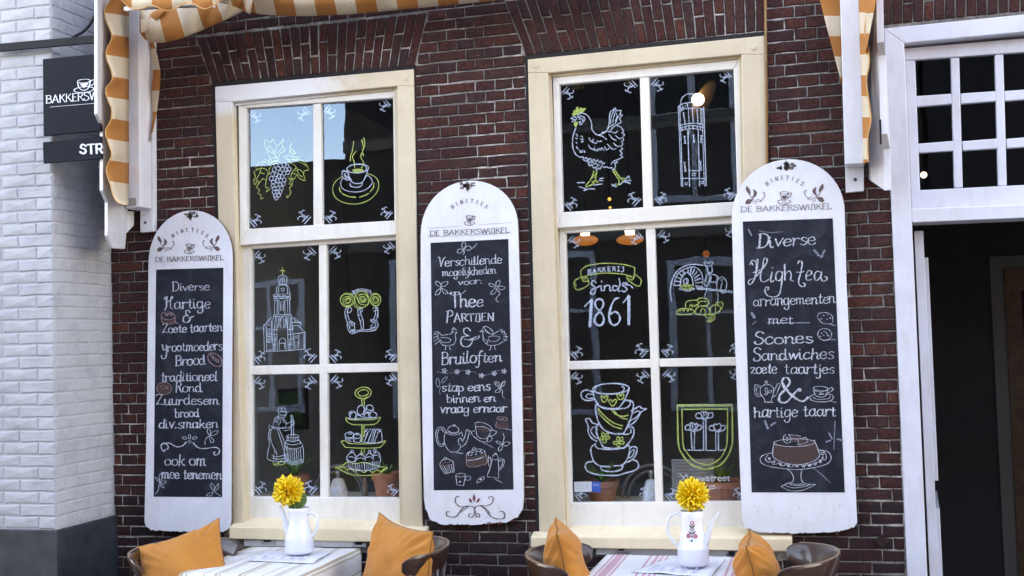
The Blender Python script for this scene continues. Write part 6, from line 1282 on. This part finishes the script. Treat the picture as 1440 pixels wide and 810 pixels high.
# ---------------------------------------------------------------- cushions
def cushion(lab, corners, T, seed, flat=.45):
    P = [at(*c) for c in corners]                       # top left, top right, bottom right, bottom left
    nrm = ((P[1]-P[0]).cross(P[3]-P[0])).normalized()
    if nrm.y > 0: nrm = -nrm
    cen = sum(P, Vector((0, 0, 0)))/4; root = empty('cushion', cen, lab, 'cushion', 'orange cushions on the chairs')
    n = 44; vs = []; fs = []
    def pos(u, v, side):
        pu = u*(1-.11*(1-v*v)); pv = v*(1-.11*(1-u*u)); a, b = (pu+1)/2, (pv+1)/2
        p = P[0].lerp(P[1], a).lerp(P[3].lerp(P[2], a), b)
        h = T*(max(0, (1-u**2)*(1-v**2)))**flat
        w = mnoise.noise(Vector((u*2.2+seed, v*2.2, side*3)))*.16+mnoise.noise(Vector((u*5+v*4+seed, (u-v)*1.2, side)))*.07
        cr = (abs(u)*abs(v))**1.2; ang = math.atan2(abs(v), abs(u)); w += .5*cr*math.sin(ang*26+seed)+.05*math.sin((u*u+v*v)*9+math.atan2(v, u)*7)*(1-cr)*(u*u+v*v)*.5
        return p+nrm*side*h*(1+w)+nrm*.012*mnoise.noise(Vector((u*2+seed, v*2, 9)))
    for side in (1, -1):
        base = len(vs)
        for i in range(n+1):
            for j in range(n+1): 
                u = math.sin((i/n*2-1)*math.pi/2); v = math.sin((j/n*2-1)*math.pi/2); vs.append(pos(u, v, side))
        for i in range(n):
            for j in range(n): a = base+i*(n+1)+j; fs.append((a, a+n+1, a+n+2, a+1) if side > 0 else (a, a+1, a+n+2, a+n+1))
    mb = MB(); mb.v = vs; mb.f = fs; o = mb.build('cover', G['cushion_cloth'], root, smooth=True, fix=False)
    ring = []
    for k in range(80):
        t = k/80*4; e = int(t); f = (t-e)*2-1; f = math.sin(f*math.pi/2); u, v = ((f, -1), (1, f), (-f, 1), (-1, -f))[e]; ring.append(pos(u, v, 1)*.5+pos(u, v, -1)*.5)
    MB().tube(ring+[ring[0], ring[1]], .0030, 7).build('seam', G['cushion_seam'], o, smooth=True)
cushion('leftmost orange cushion, tilted across its chair under the leftmost chalkboard', [(193, 769, -.60), (308, 729, -.40), (336, 850, -.62), (200, 900, -.84)], .075, 1.3)
cushion('second orange cushion from the left, right of the beige striped table', [(533, 721, -.28), (609, 748, -.56), (604, 880, -.64), (492, 880, -.40)], .085, 4.1)
cushion('pointed orange cushion seen edge on, left of the pink striped table', [(781, 728, -.36), (782, 750, -.70), (818, 900, -.66), (812, 860, -.32)], .095, 7.7)
cushion('rightmost orange cushion, under the board with the cake drawing', [(1054, 744, -.36), (1049, 768, -.66), (1078, 900, -.62), (1092, 860, -.28)], .095, 2.6)
# ---------------------------------------------------------------- the room behind the windows
tag(MB().box((XL+.26, .30, .02), (8.7, 8.9, .05)).build('room_floor', G['room_floor']), kind='structure')
m = MB().box((XL+.26, 4.2, .05), (8.7, 4.3, 3.6)).box((XL+.27, .30, .05), (XL+.3, 4.2, 3.6)).box((.10, .30, .05), (.16, 4.2, 3.6))
tag(m.build('room_walls', G['room_wall']), kind='structure')
tag(MB().box((XL+.26, .30, 3.6), (8.7, 8.9, 3.65)).build('room_ceiling', G['room_ceiling']), kind='structure')
for (xa, xb, y_) in ((340, 570, 701.5), (792, 1056, 708.5)):
    a, b = at(xa, y_, .11), at(xb, y_, .11); MB().box((a.x, .106, a.z-.05), (b.x, .42, a.z)).build('inner_sill', G['sill_paint'], cafe, bevel=.003)
ZS1 = at(455, 701.5, .11).z; ZS2 = at(924, 708.5, .11).z
def plant(lab, px, Y, zb, rpx, hpx, mat, nl, lh, spread, seed, group='potted aloes behind the window panes'):
    rr = random.Random(seed); p = at(px, 690, Y); s = (p-CAM).dot(FWD)/F_PX; c = Vector((p.x, Y, zb)); r, h = rpx*s, hpx*s
    t = empty('potted_plant', c, lab, 'potted plant', group)
    MB().lathe(c, [(0, 0), (r*.68, 0), (r*.90, h*.72), (r*1.0, h*.72), (r*1.02, h), (r*.92, h), (r*.88, h*.85), (0, h*.85)], 28).build('pot', G[mat], t, smooth=False)
    for i in range(nl):
        a = i*2.4+rr.random(); L = lh*s*rr.uniform(.6, 1.1); out = spread*s*rr.uniform(.4, 1); w = 3.2*s*rr.uniform(.7, 1.1); d = Vector((math.cos(a), math.sin(a)*.6, 0)); sd = Vector((-d.y, d.x, 0)).normalized()
        vs = []; n = 7
        for k in range(n+1):
            q = k/n; b = c+Vector((0, 0, h*.85))+d*out*(q**1.4)+Vector((0, 0, L*q*(1-.15*q*rr.random()))); wd = w*(1-q)**.7+.0004
            vs += [b-sd*wd+d*wd*.5, b-d*wd*.3, b+sd*wd+d*wd*.5]
        mesh_obj('leaf', vs, [(3*k+j, 3*k+j+1, 3*k+j+4, 3*k+j+3) for k in range(n) for j in (0, 1)], G['aloe_green'], t, smooth=True, fix=False)
plant('aloe in a terracotta pot at the right corner of the left window', 545, .215, ZS1, 22, 34, 'terracotta', 12, 24, 22, 3)
plant('leafy aloe behind the yellow flower in the left window', 416, .22, ZS1, 20, 30, 'dark_terracotta', 13, 36, 42, 8)
plant('aloe in a low pot behind the blue sticker of the right window', 847, .22, ZS2, 24, 28, 'dark_terracotta', 14, 30, 48, 5)
plant('aloe in a wide terracotta pot at the right corner of the right window', 1018, .235, ZS2, 34, 29, 'terracotta', 14, 34, 40, 9)
def bell(lab, px, Y, zb, rpx, hpx, mat, seed):
    p = at(px, 690, Y); s = (p-CAM).dot(FWD)/F_PX; c = Vector((p.x, Y, zb)); r, h = rpx*s, hpx*s
    t = empty('small_lamp', c, lab, 'lamp'); n = 40; vs = []
    for (q, z) in ((1.0, 0), (.98, .03), (.80, .5), (.60, .86), (.45, 1.0), (.2, 1.03)):
        for k in range(n): a = 2*math.pi*k/n; f = 1+.035*math.cos(a*14)*(q > .3); vs.append(c+Vector((r*q*f*math.cos(a), r*q*f*math.sin(a), h*z)))
    mesh_obj('shade', vs, [(i*n+k, i*n+(k+1) % n, (i+1)*n+(k+1) % n, (i+1)*n+k) for i in range(5) for k in range(n)], G[mat], t, smooth=True)
    MB().lathe(c+Vector((0, 0, h*1.02)), [(r*.2, 0), (r*.2, h*.25), (r*.28, h*.28), (r*.12, h*.42), (0, h*.46)], 14).build('finial', G['steel'], t, smooth=True)
bell('small pale pleated lamp shade standing on the inner sill of the left window', 476, .20, ZS1, 14.5, 25, 'pale_bell', 1)
bell('small clear glass bell lamp on the inner sill of the right window', 916, .20, ZS2, 14, 30, 'clear_bell', 2)
def coil(lab, px, py, Y, rs, zb):
    p = at(px, py, Y); s = (p-CAM).dot(FWD)/F_PX; t = empty('wicker_hoop', Vector((p.x, Y, zb)), lab, 'hoop')
    for i, r in enumerate(rs):
        R_ = r*s; c = Vector((p.x, Y+i*.018, zb+.006))
        pts = [c+Vector((R_*math.cos(a*math.pi/24), 0, R_*math.sin(a*math.pi/24)*1.0)) for a in range(0, 25)]; MB().tube(pts, 2.3*s, 8).build('hoop_ring', G['hose_rubber'], t, smooth=True)
coil('pale bent hoops behind the small lamp in the left window', 478, 700, .30, (38, 31), ZS1)
coil('grey bent hoops standing behind the glass bell in the right window', 920, 707, .30, (45, 37), ZS2)
o = slab('menu_card', [(944, 646), (1004, 645), (1004, 708), (946, 708)], .235, .24, G['menu_paper'], None, .001); tag(o, 'grey printed menu card leaning inside the right window behind the yellow flower', 'menu card')
ink = Ink(.2345, (0, 0, 1), .7)
for i in range(9): ink.draw('k.7 950 %g 974 %g | k.7 978 %g 999 %g' % (653+i*5, 653+i*5, 653+i*5, 652+i*5))
ink.draw('ksc.6 948 649 1001 648 1001 706 949 706'); ink.build('print', o)
wf = empty('wooden_figure', at(514, 700, .26), 'small brown wooden figure beside the terracotta pot in the left window', 'figurine')
c = at(514, 699, .26); c.z = ZS1; MB().lathe(c, [(0, 0), (.016, 0), (.013, .03), (.018, .05), (.010, .065), (.014, .08), (.010, .095), (0, .10)], 16).build('body', G['worn_wood'], wf, smooth=True)
pic = slab('wall_picture', [(384, 552), (425, 549), (426, 600), (386, 602)], 1.4, 1.43, G['picture'], None, 0); tag(pic, 'green picture on the inner wall seen through the lower left pane', 'picture')
frame_obj('picture_frame', [(380, 548), (429, 545), (430, 604), (382, 606)], [(385, 553), (424, 550), (425, 599), (387, 601)], 1.385, 1.44, G['frame_dark'], pic, .002)
# pendant lamps
def ppos(px, py, Y): p = at(px, py, Y); return p, (p-CAM).dot(FWD)/F_PX
def sphere(name, c, r, mat, par, sub=3):
    b = bmesh.new(); bmesh.ops.create_icosphere(b, subdivisions=sub, radius=r, matrix=Matrix.Translation(c-wloc(par))); me = bpy.data.meshes.new(name); b.to_mesh(me); b.free(); me.materials.append(G[mat])
    for p in me.polygons: p.use_smooth = True
    o = bpy.data.objects.new(name, me); COL.objects.link(o); o.parent = par; return o
def cord(c, par): MB().tube([c, Vector((c.x, c.y, 3.6))], .003, 6).build('cord', G['black_iron'], par)
p, s = ppos(986, 140, .85); t = empty('pendant_lamp', p, 'tilted tan dish lamp with a bright globe behind the tower drawing', 'lamp', 'pendant lamps inside the cafe')
a = (RT*math.cos(math.radians(57))+UP*math.sin(math.radians(57))).normalized(); b = (RT*math.sin(math.radians(57))-UP*math.cos(math.radians(57)))*.42+FWD*.9; b.normalize(); nn = a.cross(b)
if nn.dot(FWD) > 0: nn = -nn
vs = []; n = 40
for q, d in ((1.0, .10), (.97, .11), (.6, -.03), (.25, -.10), (.02, -.12)):
    for k in range(n): g = 2*math.pi*k/n; vs.append(p+(a*math.cos(g)+b*math.sin(g))*q*31*s+nn*d*31*s)
mesh_obj('lamp_shade', vs, [(i*n+k, i*n+(k+1) % n, (i+1)*n+(k+1) % n, (i+1)*n+k) for i in range(4) for k in range(n)], G['shade_tan'], t, smooth=True)
q_, s_ = ppos(981.5, 140, .80); sphere('globe_bulb', q_, 9*s_, 'bulb', t); cord(p+nn*-.02, t)
for lab, px, py, w, mat in (('amber lobed glass lamp at the top left of the shop name pane', 823, 338, 18.5, 'amber_shade'), ('amber lobed glass lamp at the top right of the shop name pane', 886, 337, 19.5, 'amber_shade')):
    p, s = ppos(px, py, .75); t = empty('pendant_lamp', p, lab, 'lamp', 'pendant lamps inside the cafe'); vs = []; n = 64; m_ = 12
    for i in range(m_+1):
        th = math.pi*i/m_
        for k in range(n): g = 2*math.pi*k/n; r = w*s*math.sin(th)*(1-.06*abs(math.sin(g*4))); vs.append(p+Vector((r*math.cos(g), r*math.sin(g), 7.4*s*math.cos(th))))
    mesh_obj('lamp_shade', vs, [(i*n+k, i*n+(k+1) % n, (i+1)*n+(k+1) % n, (i+1)*n+k) for i in range(m_) for k in range(n)], G[mat], t, smooth=True)
    MB().lathe(p+Vector((0, 0, 7.0*s)), [(0, 0), (6*s, 0), (7*s, 5*s), (6.5*s, 10*s), (0, 11*s)], 20).build('bulb', G['bulb'], t, smooth=True); cord(p+Vector((0, 0, 16*s)), t)
for lab, px, py, r, mat, Y in (('faint orange lamp glowing in the room behind the baker drawing', 993, 357, 5, 'dim_bulb', 2.0), ('tiny gold lamp in the room below the hen drawing', 857, 280, 2.6, 'gold_bulb', 2.2), ('tiniest gold lamp just above the bar under the hen', 858, 292, 2.0, 'gold_bulb', 2.4), ('small round lamp bulb behind the lowest door light', 1299, 246, 4.5, 'bulb', .9),
                            ('dull copper lamp at the top left of the hen pane', 813, 121, 8, 'shade_tan', 1.2), ('dull copper lamp at the top right of the hen pane', 886, 114, 8, 'shade_tan', 1.2)):
    p, s = ppos(px, py, Y); t = empty('pendant_lamp', p, lab, 'lamp', 'pendant lamps inside the cafe')
    if mat == 'shade_tan': MB().lathe(p, [(9*s, -3*s), (8*s, 0), (3*s, 3*s), (0, 3.4*s)], 24).build('lamp_shade', G[mat], t, smooth=True)
    else: sphere('bulb', p, r*s, mat, t, 2)
    cord(p+Vector((0, 0, 3*s)), t)
# ---------------------------------------------------------------- houses across the street (seen mirrored in the panes)
def house(lab, x0, x1, zt, wins, door, mat='far_brick', bands=(), roof=1.5):
    h = empty('brick_house', ((x0+x1)/2, -8.5, 0), lab, 'building', 'houses across the street')
    MB().box((x0, -12.5, 0), (x1, -8.5, zt)).build('wall', G[mat], h)
    MB().add([(x0-.1, -8.4, zt), (x1+.1, -8.4, zt), (x1+.1, -10.5, zt+roof), (x0-.1, -10.5, zt+roof), (x0-.1, -12.6, zt), (x1+.1, -12.6, zt)], [(0, 1, 2, 3), (3, 2, 5, 4), (0, 3, 4), (1, 5, 2), (0, 4, 5, 1)]).build('roof', G['roof_tile'], h)
    for z0, z1 in bands: MB().box((x0, -8.5, z0), (x1, -8.44, z1)).build('cornice', G['cream_plaster'], h)
    for (xa, xb, za, zb) in wins:
        m = MB(); y0, y1 = -8.5, -8.45; f = .08
        for q in ((xa-f, xb+f, zb, zb+f), (xa-f, xb+f, za-f, za), (xa-f, xa, za, zb), (xb, xb+f, za, zb), ((xa+xb)/2-.03, (xa+xb)/2+.03, za, zb), (xa, xb, zb-(zb-za)*.36, zb-(zb-za)*.36+.05)): m.box((q[0], y0, q[2]), (q[1], y1, q[3]))
        w_ = m.build('window', G['far_white'], h, fix=False); MB().box((xa, -8.499, za), (xb, -8.48, zb)).build('pane', G['dark_room'], w_)
    if door: m = MB().box((door-.45, -8.5, 0), (door+.45, -8.46, 2.3)); m.build('door', G['far_white'], h, bevel=.01)
house('low brick house across the street, mirrored under the sky in the left window', -16, -6.1, 4.25, [(-9.4, -8.5, 1.0, 2.6), (-7.6, -6.8, 1.0, 2.6)], -12, roof=.04)
house('tall brick house with grey framed windows across the street', -6.05, 1.2, 6.4, [(-5.4, -4.6, .9, 2.8), (-3.6, -2.8, .9, 2.8), (-1.75, -.95, .95, 2.65), (-.45, .35, .95, 2.65), (-1.9, -1.0, 3.5, 5.0), (-5.2, -4.4, 5.2, 6.0)], None, bands=((3.0, 3.12), (4.35, 4.5)))
house('brick house across the street opposite the cafe doorway', 1.25, 12, 6.0, [(2, 3, 1, 2.8), (4, 5, 1, 2.8)], 6)

# the passage behind the open door, with an inner panelled door
pw = tag(MB().box((.16, 2.6, .05), (2.9, 2.68, 3.6)).build('passage_wall', G['curtain']), kind='structure')
idr = MB().box((1.15, 2.54, .05), (2.0, 2.60, 2.15)).build('inner_door', G['worn_wood'], pw, bevel=.004)
for za, zb in ((.2, .95), (1.1, 2.0)): MB().box((1.25, 2.525, za), (1.9, 2.54, zb)).build('door_panel', G['dark_wood'], idr, bevel=.006)
MB().box((1.07, 2.56, .05), (1.15, 2.60, 2.23)).box((2.0, 2.56, .05), (2.08, 2.60, 2.23)).box((1.15, 2.56, 2.15), (2.0, 2.60, 2.23)).build('door_surround', G['menu_paper'], pw)
